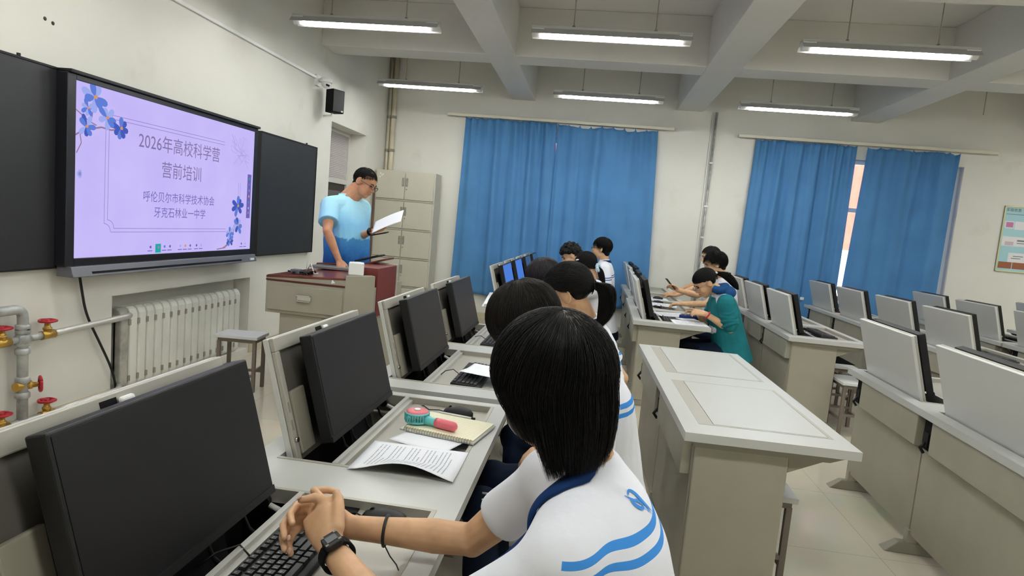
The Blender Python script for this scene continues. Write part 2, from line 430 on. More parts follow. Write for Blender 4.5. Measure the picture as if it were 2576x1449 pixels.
curtain('blue curtain, right half of the closed pair, its top edge sagging', -.652, .81, -.635, .925, 3.04, .375, 2, sag=.055, hooks=9)
curtain('blue curtain on the left of the bright gap at the right window', 2.20, 3.565, 2.13, 3.55, 3.015, .40, 3, hooks=12)
curtain('blue curtain on the right of the bright gap, nearest the poster', 3.72, 4.925, 3.615, 4.91, 3.01, .40, 4, sag=.03, hooks=8)
RODM = mat('curtain_rail', (214, 210, 190), .5)
for lab, a, b, z in (('cream curtain rail over the closed blue curtains', -2.332, 1.0, 3.057), ('cream curtain rail over the right window with the parted curtains', 1.94, 5.343, 3.03)):
    t = thing('curtain_rail', lab, 'curtain rail', (a*.989, W-.1, 1.51+(z-1.51)*.989), 0, 'curtain rails')
    MB().box(0, b-a, -.022, .022, -.012, .03).build('rail', RODM, t, bevel=.004)
    for q in (.06, .35, .65, .94): MB().box((b-a)*q-.012, (b-a)*q+.012, 0, .1, .004, .018).build('bracket', BODY2, t)
# ------------------------------------------------------------------ poster on the window wall
t = thing('wall_poster', 'pale blue poster with pictures in a thin gilt frame at the right edge', 'poster', (5.574, W, 1.44))
PW, PH = .40, .905
MB().box(0, PW, -.012, 0, 0, PH).build('board', mat('poster_blue', (164, 206, 214), .5), t)
w = MB().box(0, .018, -.02, 0, 0, PH).box(PW-.018, PW, -.02, 0, 0, PH).box(0, PW, -.02, 0, 0, .018).box(0, PW, -.02, 0, PH-.018, PH)
w.build('frame', mat('gilt_frame', (206, 200, 150), .4, metal=.3), t, bevel=.003)
w = MB(); pk = lambda x, z: V((x, -.0128, z))
for (a, b, c, d, mi) in ((.03, .15, .60, .70, 0), (.16, .37, .59, .70, 0), (.03, .37, .36, .49, 0), (.14, .37, .14, .27, 0), (.05, .14, .615, .685, 1), (.03, .2, .05, .14, 2), (.21, .37, .05, .14, 2), (.07, .18, .37, .42, 3), (.22, .36, .43, .45, 4), (.22, .34, .40, .41, 4), (.18, .3, .19, .2, 4), (.2, .33, .22, .23, 4), (.05, .12, .07, .12, 0), (.26, .32, .06, .11, 0), (.03, .37, .79, .797, 4)):
    yo = .0003*(1+mi); w.add([(a, -.012-yo, c), (b, -.012-yo, c), (b, -.012-yo, d), (a, -.012-yo, d)], [[0, 1, 2, 3]], mi)
w.build('pictures', [mat('p_white', (226, 224, 226), .6), mat('p_mauve', (192, 120, 160), .6), mat('p_brown', (150, 88, 60), .6), mat('p_pink', (206, 184, 192), .6), mat('p_ink', (110, 120, 130), .6)], t)
w = MB(); put_text(w, '实验信息', .048, lambda x, y: V((.12+x, -.0128, .85+y)), 0); w.build('heading', mat('p_black', (30, 30, 34), .6), t)
# ------------------------------------------------------------------ blackboards and display
BOARD = mat('blackboard', (36, 37, 40), .45, noise_amt=.1, noise_scale=8)
def board(label, a, b, z0, z1, nm='blackboard'):
    t = thing(nm, label, 'blackboard', (XL+.004, a, 0), 0, 'sliding blackboards')
    MB().box(.004, .045, 0, b-a, z0, z1).build('panel', BOARD, t)
    w = MB().box(.0, .05, 0, b-a, z1, z1+.014).box(.0, .05, 0, b-a, z0-.014, z0).box(0, .05, b-a, b-a+.012, z0-.014, z1+.014)
    w.build('edge_trim', BLACK, t, bevel=.002)
    for q in (.82,): MB().lathe([(.010, 0), (.010, .02)], (.025, (b-a)*q, z1+.012), n=8).build('roller', BLACK, t)
    return t
board('dark blackboard panel on the left of the wall screen', wy(1.6), wy(3.44), wz(1.055), wz(2.20))
board('dark blackboard panel on the right of the wall screen near the door', wy(5.60), wy(6.775), wz(1.035), wz(2.19))
DX = XL+.12
sY0, sZ0, sW, sH = 3.466, 1.058, 2.0, 1.075
t = thing('wall_screen', 'large interactive wall screen showing a lavender slide with flowers', 'screen', (XL, sY0, 0))
w = MB(); bw = .035
w.box(.05, .125, -bw-.03, -.0, sZ0-.05, sZ0+sH+.035).box(.05, .125, sW, sW+bw+.02, sZ0-.05, sZ0+sH+.035)
w.box(.05, .125, 0, sW, sZ0+sH, sZ0+sH+.035).box(.05, .125, 0, sW, sZ0-.05, sZ0).box(.03, .10, 0, sW, sZ0, sZ0+sH)
w.build('bezel', mat('bezel_black', (30, 30, 36), .3), t, bevel=.004)
MB().box(.04, .145, -.06, sW+.06, sZ0+sH+.035, sZ0+sH+.055).build('top_rail', BLACK, t, bevel=.003)
w = MB().hull([V((.05, -.05, sZ0-.115)), V((.17, -.05, sZ0-.115)), V((.15, -.05, sZ0-.05)), V((.05, -.05, sZ0-.05))],
              [V((.05, sW+.05, sZ0-.115)), V((.17, sW+.05, sZ0-.115)), V((.15, sW+.05, sZ0-.05)), V((.05, sW+.05, sZ0-.05))])
sb = w.build('speaker_bar', mat('speaker_bar_grey', (112, 112, 120), .4, metal=.3), t, bevel=.004)
MB().box(.158, .166, .1, sW-.2, sZ0-.10, sZ0-.085).build('grille', BLACK, sb)
MB().box(.15, .172, sW-.06, sW+.0, sZ0-.10, sZ0-.08).build('port_panel', WHITEP, sb)
EM = 1.0
def em(name, rgb): return mat(name, rgb, .5, emit=EM, spec=0)
def dark_base(m): nodes(m)[2].inputs['Base Color'].default_value = (0, 0, 0, 1); return m
LAV = dark_base(em('slide_lavender', (196, 184, 250)))
n_, l_, b_ = nodes(LAV)
tc = n_.new('ShaderNodeTexCoord'); nz = n_.new('ShaderNodeTexNoise'); nz.inputs['Scale'].default_value = 3; nz.inputs['Detail'].default_value = 5
mx = n_.new('ShaderNodeMix'); mx.data_type = 'RGBA'; mx.inputs[6].default_value = (*lin((188, 174, 244)), 1); mx.inputs[7].default_value = (*lin((208, 198, 252)), 1)
l_.new(tc.outputs['Object'], nz.inputs['Vector']); l_.new(nz.outputs['Fac'], mx.inputs[0]); l_.new(mx.outputs[2], b_.inputs['Emission Color'])
scr = MB().box(.100, .1215, 0, sW, sZ0, sZ0+sH).build('screen', LAV, t)
SP = lambda u, v, o=0: V((.1222+o, u*sW, sZ0+v*sH))
INKS = [dark_base(em('slide_ink', (132, 118, 166))), dark_base(em('slide_ink2', (116, 106, 182))), dark_base(em('slide_frame', (150, 132, 200))), dark_base(em('fl_blue', (96, 126, 214))), dark_base(em('fl_dark', (70, 92, 184))),
        dark_base(em('fl_pale', (158, 172, 238))), dark_base(em('twig', (150, 120, 140))), dark_base(em('fl_core', (214, 150, 110))), dark_base(em('ui_green', (40, 168, 160))), dark_base(em('ui_dark', (112, 102, 176))), dark_base(em('tree_grey', (176, 166, 226)))]
w = MB()
for txt, size, v, mi, sx in (('2026年高校科学营', .128, .735, 0, .93), ('营前培训', .128, .565, 0, .93), ('呼伦贝尔市科学技术协会', .083, .38, 1, .92), ('牙克石林业一中学', .083, .277, 1, .92)):
    w = MB(); put_text(w, txt, size, lambda x, y: SP(.502+x/sW, v+y/sH), 0, sx=sx); w.build('slide_text', INKS[mi], scr, recalc=False)
w = MB()
def stroke(pts, wd, mi, o=.0004):
    for (a, b) in zip(pts, pts[1:]):
        dx, dy = (b[0]-a[0])*sW, (b[1]-a[1])*sH; L = math.hypot(dx, dy) or 1; nx_, ny_ = -dy/L*wd/2/sW, dx/L*wd/2/sH
        w.add([SP(a[0]+nx_, a[1]+ny_, o), SP(b[0]+nx_, b[1]+ny_, o), SP(b[0]-nx_, b[1]-ny_, o), SP(a[0]-nx_, a[1]-ny_, o)], [[0, 1, 2, 3]], mi)
def rounded(x0, x1, y0, y1, r, wd, mi, parts):
    ry = r*sW/sH
    arc = lambda cx, cy_, a0: [(cx+r*math.cos(a0+i*PI/12), cy_+ry*math.sin(a0+i*PI/12)) for i in range(7)]
    if 'TL' in parts: stroke(arc(x0, y1, -PI/2), wd, mi) 
    if 'BL' in parts: stroke(arc(x0, y0, 0), wd, mi)
    if 'BR' in parts: stroke(arc(x1, y0, PI/2), wd, mi)
for e in (0, .014):
    x0, x1, y0, y1, r = .118+e, .90-e, .15+e*1.6, .855-e*1.6, .028
    ry = r*sW/sH
    rounded(x0, x1, y0, y1, r, .004, 2, ('TL', 'BL', 'BR') if e == 0 else ('TL', 'BL'))
    stroke([(x0, y0+ry), (x0, y1-ry)], .004, 2); stroke([(x0+r, y0), (.80, y0)], .004, 2); stroke([(x0+r, y1), (.77, y1)], .004, 2); stroke([(x1, .36), (x1, .55)], .004, 2)
def petal(cx, cy_, ang, L, wd, mi, o):
    pts = []
    for i in range(12):
        a = 2*PI*i/12; px = L*(.5+.5*math.cos(a)); py = wd*.5*math.sin(a)*(1+.4*math.cos(a))
        pts.append((cx+(px*math.cos(ang)-py*math.sin(ang))/sW, cy_+(px*math.sin(ang)+py*math.cos(ang))/sH))
    w.add([SP(p[0], p[1], o) for p in pts], [list(range(12))], mi)
def flower(cx, cy_, R, seed, cols=(3, 4, 5)):
    r = random.Random(seed)
    for i in range(7): petal(cx, cy_, i*2*PI/7+r.uniform(-.3, .3), R*r.uniform(.75, 1.1), R*.44, cols[i % len(cols)], .0006+.00012*i)
    petal(cx-.004, cy_, .3, R*.3, R*.25, 7, .0018)
for (cx, cy_, R, sd, cs) in ((.07, .93, .105, 1, (3, 5)), (.045, .862, .06, 2, (3, 5)), (.121, .83, .085, 3, (3, 5, 5)), (.182, .785, .085, 4, (4, 4, 3)), (.04, .755, .075, 5, (3, 5, 4)), (.885, .36, .095, 6, (4, 4, 3)), (.892, .2, .085, 7, (3, 5, 4)), (.83, .14, .065, 8, (3, 5)), (.835, .075, .06, 9, (4, 3))): flower(cx, cy_, R, sd, cs)
stroke([(0, .70), (.03, .735), (.07, .755), (.10, .77), (.14, .765), (.18, .78)], .010, 6); stroke([(.0, .84), (.05, .79), (.08, .775)], .007, 6); stroke([(.06, .80), (.07, .92)], .006, 6); stroke([(.015, .72), (.022, .66), (.004, .60)], .007, 6)
stroke([(.74, .01), (.80, .02), (.84, .07), (.86, .15), (.875, .25), (.88, .35)], .009, 6); stroke([(.78, .015), (.82, .05)], .008, 6)
for i in range(26):
    r = random.Random(50+i); stroke([(.84+r.uniform(-.03, .1), .8+r.uniform(-.1, .14)), (.84+r.uniform(-.02, .13), .8+r.uniform(-.14, .14))], .004, 10)
# task bar icons and side tool strip
w.add([SP(.362, .008, .001), SP(.392, .008, .001), SP(.392, .068, .001), SP(.362, .068, .001)], [[0, 1, 2, 3]], 8)
for u, mi in ((.335, 9), (.41, 3), (.44, 9), (.50, 5), (.53, 7), (.56, 9), (.60, 9), (.63, 5), (.925, 9), (.955, 5)):
    petal(u-.004, .048, 0, .022, .02, mi, .0012); stroke([(u-.012, .022), (u+.012, .022)], .006, 9)
petal(.373, .045, 0, .022, .022, 2, .0015)
stroke([(.971, .265), (.971, .635)], .062, 9, .001)
for q, mi in ((.6, 8), (.55, 3), (.5, 2), (.45, 7), (.4, 3), (.35, 5), (.31, 2)): petal(.966, q, 0, .022, .022, mi, .0016)
petal(.006, .484, 0, .04, .05, 5, .001); petal(.012, .484, 0, .02, .025, 2, .0014)
w.build('slide_pictures', INKS, scr, recalc=False)
# speaker and camera on the left wall
t = thing('wall_speaker', 'small black loudspeaker on a wall bracket below the dome camera', 'speaker', (XL+.15, 7.10, 2.735), -.45)
MB().hull([V((-.07, -.07, -.13)), V((.07, -.088, -.13)), V((.07, .088, -.13)), V((-.07, .07, -.13))], [V((-.07, -.07, .13)), V((.07, -.088, .13)), V((.07, .088, .13)), V((-.07, .07, .13))]).build('cabinet_box', BLACKM, t, bevel=.006)
MB().box(.07, .077, -.082, .082, -.122, .122).build('grille', BLACK, t, bevel=.003)
MB().tube([(-.03, 0, -.125), (-.04, 0, -.16), (-.12, -.05, -.17)], .012).build('bracket', WHITEP, t)
MB().box(.077, .079, .04, .065, -.115, -.10).build('badge', ALU, t)
t = thing('dome_camera', 'white dome security camera above the black loudspeaker', 'camera', (XL, 6.92, 2.925))
MB().box(0, .03, -.05, .05, -.06, .06).tube([(.03, 0, 0), (.11, .0, .02)], .022).build('bracket', WHITEP, t)
MB().lathe([(.062, 0), (.068, .014), (.062, .045), (.05, .05)], (.12, 0, -.02)).build('base', WHITEP, t)
d = MB().ell((.12, 0, -.03), (.052, .052, .05), n=18).build('dome', WHITEP, t)
for a, b in ((.15, -.018), (.155, .012)):
    MB().lathe([(.012, 0), (.012, .012)], (a, b-.03, -.05), (.55, -.6, -.35), 10).build('lens', BLACK, d)
# ------------------------------------------------------------------ radiator in the niche
RADM = mat('radiator_enamel', (236, 236, 226), .4, noise_amt=.05, noise_scale=5)
RADE = mat('radiator_end', (186, 184, 174), .5, noise_amt=.25, noise_scale=10)
LUG = mat('radiator_lug', (150, 142, 132), .6)
rY0, rY1, rZ0, rZ1 = wy(3.93), wy(5.44), wz(.125), wz(.715)
t = thing('radiator', 'white cast iron column radiator recessed in the niche under the wall screen', 'radiator', (XL, rY0, 0))
NS = 17; pw = (rY1-rY0)/NS
for i in range(NS):
    y = i*pw; w = MB(); h = rZ1-rZ0
    prof = [(-.15, rZ0+.03), (-.12, rZ0), (-.03, rZ0), (.0, rZ0+.03), (.0, rZ1-.05), (-.015, rZ1-.015), (-.04, rZ1), (-.12, rZ1), (-.15, rZ1-.03)]
    w.prism(prof, 'y', y+.006, y+pw-.006)
    sec = w.build('section', RADE if i == 0 else RADM, t, bevel=.010)
    if i:
        for z in (rZ0+.075, rZ1-.11): MB().box(-.02, .004, i*pw-.012, i*pw+.012, z-.02, z+.02).build('lug', LUG, sec)
for z in (rZ0+.075, rZ1-.075): MB().tube([(-.055, -.03, z), (-.055, rY1-rY0+.02, z)], .03).build('header_pipe', RADE, t)
MB().box(-.11, -.10, -.006, -.001, rZ0+.06, rZ1-.06).box(-.05, -.04, -.006, -.001, rZ0+.06, rZ1-.06).build('end_groove', DARK, t)
# heating riser with valves
pY = wy(3.10)
t = thing('heating_manifold', 'galvanised riser pipe with brass valves and red handwheels left of the radiator', 'pipe', (XL+.075, pY, 0))
zt = wz(.83); zm = wz(.655); zl = wz(.17)
pts = [(0, 0, .0), (0, 0, zt-.06)]+[(0, -.055*math.sin(a), zt-.055+.055*(1-math.cos(a))*0+.055*math.sin(a)*0+.0+.055*(math.sin(a))) if False else (0, -.05*(1-math.cos(a)), zt-.05+.05*math.sin(a)) for a in [i*PI/12 for i in range(1, 7)]]+[(0, -.9, zt)]
MB().tube(pts, .028, 14).build('riser', GALV, t)
for z in (zt-.13, zt-.20, zm+.07, zm-.07, wz(.42), wz(.33), zl): MB().lathe([(.03, -.02), (.038, -.014), (.038, .014), (.03, .02)], (0, 0, z), n=12).build('coupling', GALV, t)
MB().ell((0, 0, zm), (.045, .045, .045)).build('cross_joint', GALV, t)
MB().tube([(0, .04, zm), (0, .12, zm)], .022).build('nipple', GALV, t)
def valve(y, z, d, out=(0, 0, 1)):
    o = V(out); c = V((0, y, z))
    v = MB().tube([c-V((0, .045, 0)), c+V((0, .045, 0))], .027).tube([c, c+o*.075], [.024, .014]).lathe([(.024, .03), (.024, .045)], c, o, 8)
    vb = v.build('valve', BRASS, t)
    hw = MB(); hc = c+o*.085; a1 = o.orthogonal().normalized(); a2 = o.cross(a1)
    ring = [hc+(a1*math.cos(2*PI*i/20)+a2*math.sin(2*PI*i/20))*(.042+.003*math.cos(i*PI/2)) for i in range(21)]
    hw.tube(ring, .0085, 8)
    for i in range(5):
        q = 2*PI*i/5; hw.tube([hc, hc+(a1*math.cos(q)+a2*math.sin(q))*.042], .006, 6)
    hw.lathe([(.012, -.01), (.012, .01)], hc, o, 8)
    hw.build('handwheel', REDP, vb)
valve(.165, zm, 1); valve(.165, zl, 1); valve(-.13, zm, -1); valve(-.13, zl, -1)
valve(.0, wz(.385), 1, (.62, .78, 0))
ye = rY0-pY
MB().tube([(0, .2, zm), (0, .3, zm+.004), (0, ye-.05, zm+.02), (-.02, ye+.02, zm+.02)], .021, 12).build('feed_pipe', ALU, t)
MB().tube([(0, .2, zl), (0, ye-.1, zl), (-.06, ye-.02, zl)], .021, 12).build('return_pipe', ALU, t)
MB().tube([(0, -.15, zl), (0, .15, zl)], .02).build('tee_pipe', GALV, t); MB().tube([(0, 0, zm), (0, -.4, zm)], .02).build('tee_pipe', GALV, t)
t = thing('power_cable', 'black power cable hanging down the wall from the screen to the radiator', 'cable', (XL+.02, wy(3.50), wz(1.02)))
def chaikin(p, k=3):
    p = [V(q) for q in p]
    for _ in range(k): p = [p[0]]+[q for a_, b_ in zip(p, p[1:]) for q in (a_.lerp(b_, .25), a_.lerp(b_, .75))]+[p[-1]]
    return p
MB().tube(chaikin([(.02, .02, 0), (.015, .05, -.12), (.005, .10, -.3), (0.02, .2, -.5), (.02, .3, -.68), (.01, .36, -.8), (-.01, .40, -.92)]), .008, 8).build('cord', WIRE, t)
# ------------------------------------------------------------------ steel cabinet in the corner
CAB = mat('cabinet_steel', (196, 192, 176), .45, noise_amt=.02, noise_scale=4)
cx0, cx1, cy0_, cy1_, ch = -3.235, -2.325, 8.95, 9.295, 2.13
t = thing('filing_cabinet', 'tall beige steel filing cabinet with double doors in the far left corner', 'cabinet', (cx0, cy0_, 0))
cw = cx1-cx0; cd = cy1_-cy0_; th = .425
MB().box(0, cw, .02, cd, 0, ch).build('body', CAB, t, bevel=.004)
for k_ in range(5):
    zb_ = ch-.012-(k_+1)*th+.012; 
    for s in (0, 1):
        a = .02+s*(cw/2-.015); b = a+cw/2-.025
        dr = MB().box(a, b, 0, .02, zb_+.012, zb_+th-.022).build('door', CAB, t, bevel=.004)
        hx = cw/2+(-.045 if s == 0 else .012)
        MB().box(hx, hx+.034, -.004, 0, zb_+.20, zb_+.325).build('handle_recess', BODY2, dr)
        MB().box(hx+.008, hx+.026, -.009, -.004, zb_+.215, zb_+.30).build('handle', CHROME, dr, bevel=.002)
        if s == 1: MB().lathe([(.009, 0), (.009, .006)], (hx+.017, -.006, zb_+.16), (0, 1, 0), 8).build('lock', CHROME, dr)
    MB().box(0, cw, .005, .021, zb_-.01, zb_+.002).build('shelf_edge', CAB, t)
w = MB()
for (a, b) in ((.08, -.06), (.10, -.09), (.07, -.11), (.115, -.07)): w.lathe([(.014, 0), (.012, .002)], (a, -.0, ch+b), (0, -1, 0), 8)
w.build('sticker', WHITEP, t)
t = thing('shadow_gap_rod', 'dark upright rod standing in for the shadow gap beside the cabinet', 'shadow strip', (XL+.06, 8.86, 0))  # dark rod drawn where the gap beside the cabinet lies in shadow
MB().tube([(0, 0, 0), (0, 0, 1.9)], .018).build('shaft', mat('gap_shade_brown', (84, 62, 50), .6), t)
MB().tube([(0, 0, 1.9), (0, 0, 1.92)], [.02, .012]).build('tip', BODY2, t)
# ------------------------------------------------------------------ stools
STOOLT = mat('stool_top', (206, 208, 206), .4)
STOOLL = mat('stool_leg', (112, 102, 92), .5)
def stool_proto():
    t = thing('stool', '', 'stool', (0, 0, 0), 0, 'square stools')
    MB().box(-.17, .17, -.12, .12, .425, .45).build('seat', STOOLT, t, bevel=.004)
    MB().box(-.15, .15, -.10, .10, .395, .425).build('seat_frame', STOOLL, t)
    for sx in (-1, 1):
        for sy in (-1, 1):
            x, y = sx*.14, sy*.09
            MB().box(x-.0125, x+.0125, y-.0125, y+.0125, 0, .40).build('leg', STOOLL, t)
    for sy in (-1, 1): MB().box(-.14, .14, sy*.09-.01, sy*.09+.01, .12, .14).build('stretcher', STOOLL, t)
    for sx in (-1, 1): MB().box(sx*.14-.01, sx*.14+.01, -.09, .09, .16, .18).build('stretcher', STOOLL, t)
    return t
ST = stool_proto(); ST.location = (-2.68, 4.60, 0); ST.rotation_euler = (0, 0, .12); ST['label'] = 'grey topped stool standing in front of the radiator'
dup(ST, (.87, 2.86, 0), PI/2, 'grey topped stool half hidden behind the empty closed desk')
dup(ST, (2.29, 5.50, 0), PI/2, 'white topped stool at the near end of the desk row behind the teal jacket')
dup(ST, (2.47, 6.25, 0), PI/2, 'white topped stool further along, behind the nearer of the two aisle stools')
# ------------------------------------------------------------------ flip-top desks
DL, DW, DH = 1.875, .66, .765
SEAT = (.13, 1.07); WL = .70; MX0 = .19
def rot_lid(hx, hz, ang):      # local frame: u across (y), v up the lid, n towards the student
    up = V((-math.sin(ang), 0, math.cos(ang))); nn = V((math.cos(ang), 0, math.sin(ang)))
    return lambda u, v, n: V((hx, u, hz))+up*v+nn*n
def obox(w, F, u0, u1, v0, v1, n0, n1, mi=0):
    p = [F(u, v, n) for n in (n0, n1) for v in (v0, v1) for u in (u0, u1)]
    w.add(p, [[0, 2, 3, 1], [4, 5, 7, 6], [0, 1, 5, 4], [2, 6, 7, 3], [0, 4, 6, 2], [1, 3, 7, 5]], mi)
LANG = math.radians(15.5)
def desk_frame(t):
    zu = DH-.035
    w = MB(); wx0, wx1 = .075, .605
    ys = [0]+[q for s in SEAT for q in (s, s+WL+.06)]+[DL]
    w.box(0, wx0, 0, DL, zu, DH); w.box(wx1, DW, 0, DL, zu, DH)
    for i in (0, 2, 4): w.box(wx0, wx1, ys[i], ys[i+1], zu, DH)
    w.build('desktop', DESKTOP, t)
    for y in (.03, DL-.06): MB().prism([(.02, zu), (DW-.02, zu), (DW-.10, zu-.03), (.05, zu-.03)], 'y', y, y+.03).build('apron', BODY2, t)
    for y in (.06, DL-.085): 
        MB().box(.055, .42, y, y+.025, .05, zu-.028).build('end_panel', BODY, t, bevel=.006)
        MB().prism([(.42, zu-.10), (.56, zu-.035), (.56, zu), (.42, zu)], 'y', y+.003, y+.02).build('gusset', BODY2, t)
    hl = DL/2
    for k_ in range(2):
        MB().box(.05, .066, .075+k_*(hl-.07), k_*(hl-.07)+hl-.008, .10, zu).build('back_panel', BODY, t)
        bx = MB().box(.012, .052, .09+k_*(hl-.08), k_*(hl-.08)+hl-.13, zu-.165, zu).build('cable_box', BODY, t, bevel=.003)
        so = MB().box(.03, .05, k_*(hl-.08)+hl-.125, k_*(hl-.08)+hl-.03, zu-.16, zu-.0).build('socket_recess', BLACKM, t)
        MB().box(.018, .032, k_*(hl-.08)+hl-.10, k_*(hl-.08)+hl-.05, zu-.14, zu-.07).tube([(.02, k_*(hl-.08)+hl-.075, zu-.12), (.0, k_*(hl-.08)+hl-.075, zu-.15), (.02, k_*(hl-.08)+hl-.07, zu-.175)], .008).build('plug', BLACK, so)
    for y in (.09, hl, DL-.13):
        MB().box(.04, .09, y-.012, y+.026, .03, .12).build('leg_post', ALUD, t)
        MB().hull([V((-.07, y-.03, 0)), V((.46, y-.03, 0)), V((.46, y+.04, 0)), V((-.07, y+.04, 0))], [V((.0, y-.018, .055)), V((.42, y-.018, .055)), V((.42, y+.028, .055)), V((.0, y+.028, .055))]).build('foot', BODY2, t, bevel=.004)
    return t
def well_closed(t, s, k_):
    y0, y1 = s, s+WL+.06
    w = MB().box(.075, .135, y0, y1, DH-.03, DH+.001).box(.59, .605, y0, y1, DH-.03, DH+.001).box(.135, .59, y0, y0+.012, DH-.03, DH+.001).box(.135, .59, y1-.012, y1, DH-.03, DH+.001)
    w.build('well_frame', ALUD, t)
    MB().box(.1375, .5875, y0+.0145, y1-.0145, DH-.022, DH+.0015).build('lid', DESKTOP, t)
    MB().box(.13, .60, y0+.005, y1-.005, DH-.06, DH-.03).build('well_liner', DARK, t)
def well_open(t, s, k_):
    y0, y1 = s, s+WL+.06
    # metal box of the well
    w = MB(); zb_ = DH-.20
    w.box(.075, .605, y0, y1, zb_-.004, zb_)
    w.build('well_floor', DARK, t)
    w = MB().box(.075, .082, y0, y1, zb_, DH-.036).box(.082, .255, y0, y0+.004, zb_, DH-.036).box(.082, .255, y1-.004, y1, zb_, DH-.036)
    w.build('well_liner', BLACKM, t)
    w = MB().box(.075, .605, y0, y0+.012, DH-.036, DH+.002).box(.075, .605, y1-.012, y1, DH-.036, DH+.002).box(.593, .605, y0+.012, y1-.012, DH-.036, DH+.002)
    w.build('well_frame', ALUD, t)
    w = MB().box(.255, .593, y0+.012, y1-.012, DH-.03, DH-.022)
    tr_ = w.build('keyboard_tray', ALUD, t)
    MB().box(.240, .255, y0+.012, y1-.012, DH-.05, DH+.004).box(.255, .270, y0+.012, y1-.012, DH-.022, DH-.008).build('tray_rail', ALU, tr_)
    # the raised lid
    hx, hz = .112, DH-.03
    F = rot_lid(hx, hz, LANG); a, b = y0+.036, y0+.036+.69; LH = .385
    w = MB(); obox(w, F, a, b, 0, LH, -.018, 0)
    lid = w.build('lid', LIDM, t, bevel=.003)
    w = MB()
    obox(w, F, a+.004, a+.030, 0, LH-.042, 0, .014); obox(w, F, b-.030, b-.004, 0, LH-.042, 0, .014); obox(w, F, a+.004, b-.004, LH-.042, LH, 0, .014)
    w.build('lid_frame', ALUD, lid, bevel=.003)
    w = MB(); obox(w, F, a+.031, b-.031, .0, LH-.043, 0, .004)
    w.build('lid_lining', mat('lining_grey', (104, 101, 94), .4, metal=.3), lid)
    for u in (a+.031, b-.12):
        w = MB(); obox(w, F, u, u+.089, .02, LH-.17, .0045, .020); w.build('hinge_plate', BODY2, lid, bevel=.004)
    w = MB()
    for v in (.10, .155): obox(w, F, a+.010, a+.020, v, v+.032, .0142, .0146); obox(w, F, b-.020, b-.010, v, v+.032, .0142, .0146)
    w.build('slot', BODY2, lid)
    for u in (a+.015, b-.015): MB().lathe([(.008, 0), (.008, .008)], F(u, .07, .014), F(0, 0, 1)-F(0, 0, 0), 10).build('bolt', CHROME, lid)
    w = MB(); m_ = (a+b)/2; obox(w, F, m_-.06, m_-.018, LH-.034, LH-.010, .014, .0155)
    la = w.build('latch_slot', BLACKM, lid)
    w = MB(); obox(w, F, m_-.018, m_+.022, LH-.03, LH-.012, .014, .026); w.build('latch', WHITEP, la, bevel=.006)
    # gas strut at the near end of the well
    for yy in (y0+.022, y1-.022):
        st = MB().tube([(.15, yy, DH-.035), (.26, yy, DH-.075)], .006).lathe([(.016, -.008), (.016, .008)], (.15, yy, DH-.03), (0, 1, 0), 12).build('lid_strut', BLACK, t)
        MB().tube([(.165, yy, DH-.04), (.20, yy, DH-.053)], .0075).build('strut_label', WHITEP, st)
MONW, MONH = .58, .345
def monitor_proto(mat_screen, label, cat='monitor'):
    t = thing('monitor', label, cat, (0, 0, 0), 0, 'flip-up monitors')
    F = rot_lid(.183, DH+.018, LANG)
    w = MB(); obox(w, F, 0, MONW, 0, MONH, -.040, 0); w.build('housing', BLACK, t, bevel=.004)
    w = MB(); obox(w, F, .008, MONW-.008, .022, MONH-.008, 0, .0012); w.build('screen_panel', mat_screen, t)
    w = MB(); obox(w, F, .0, MONW, .0, .018, 0, .0025); w.build('chin', BLACK, t)
    w = MB(); obox(w, F, MONW*.3, MONW*.7, .03, .26, -.088, -.040); obox(w, F, .2, .40, -.1, .05, -.06, -.03); w.build('mount', BLACKM, t)
    w = MB()
    for q in (.12, .2, .33, .47): w.tube([F(q, .03, -.03), F(q+.02, -.05, -.03), F(q+.05, -.11, -.01), F(q+.02, -.15, 0.0)], .005, 6)
    w.build('cable', WIRE, t)
    return t
protoM = {}
BLUES = dark_base(mat('screen_blue', (62, 112, 204), .4, emit=1.0))
TEALS = dark_base(mat('screen_teal', (64, 104, 150), .4, emit=.55))
def monitor(kind, loc, rz, label):
    if kind not in protoM:
        p = monitor_proto({'off': SCREENM, 'blue': BLUES, 'teal': TEALS}[kind], label); protoM[kind] = p
        p.location = loc; p.rotation_euler = (0, 0, rz); return p
    return dup(protoM[kind], loc, rz, label)
protoD = {}
def desk(x, y, rz, label, seats, mons):
    """seats: 'o' open lid / 'c' closed for each of the two places; mons: labels for each"""
    key = seats
    if key not in protoD:
        t = thing('computer_desk', label, 'desk', (x, y, 0), rz, 'flip top computer desks')
        desk_frame(t)
        for k_, c in enumerate(seats): (well_open if c == 'o' else well_closed)(t, SEAT[k_], k_)
        protoD[key] = t
    else:
        t = dup(protoD[key], (x, y, 0), rz, label)
    Rm = Matrix.Rotation(rz, 3, 'Z')
    for k_, (c, mo) in enumerate(zip(seats, mons)):
        if c == 'o' and mo:
            p = V((x, y, 0))+Rm @ V((.012, SEAT[k_]+.122, 0))
            monitor(mo[0], p, rz, mo[1])
    return t
AX = -.925
desk(AX, .603, 0, 'computer desk nearest the viewer on the left, where the student with clasped hands sits', 'oo',
     (('off', 'large black monitor at the lower left, nearest the viewer'), ('off', 'second black monitor from the viewer, above the paper and the pink fan')))
desk(AX, 2.545, 0, 'second computer desk of the left row, with the short keyboard under a sheet of paper', 'oo',
     (('off', 'third black monitor from the viewer in the left row, behind the keyboard under paper'), ('off', 'fourth black monitor in the left row, below the blue curtain')))
desk(AX+.03, 5.49, 0, 'computer desk in the back of the left row with screens lit blue', 'oo',
     (('blue', 'leftmost of the lit blue monitors before the closed curtain'), ('blue', 'second from the left of the lit blue monitors before the curtain')))
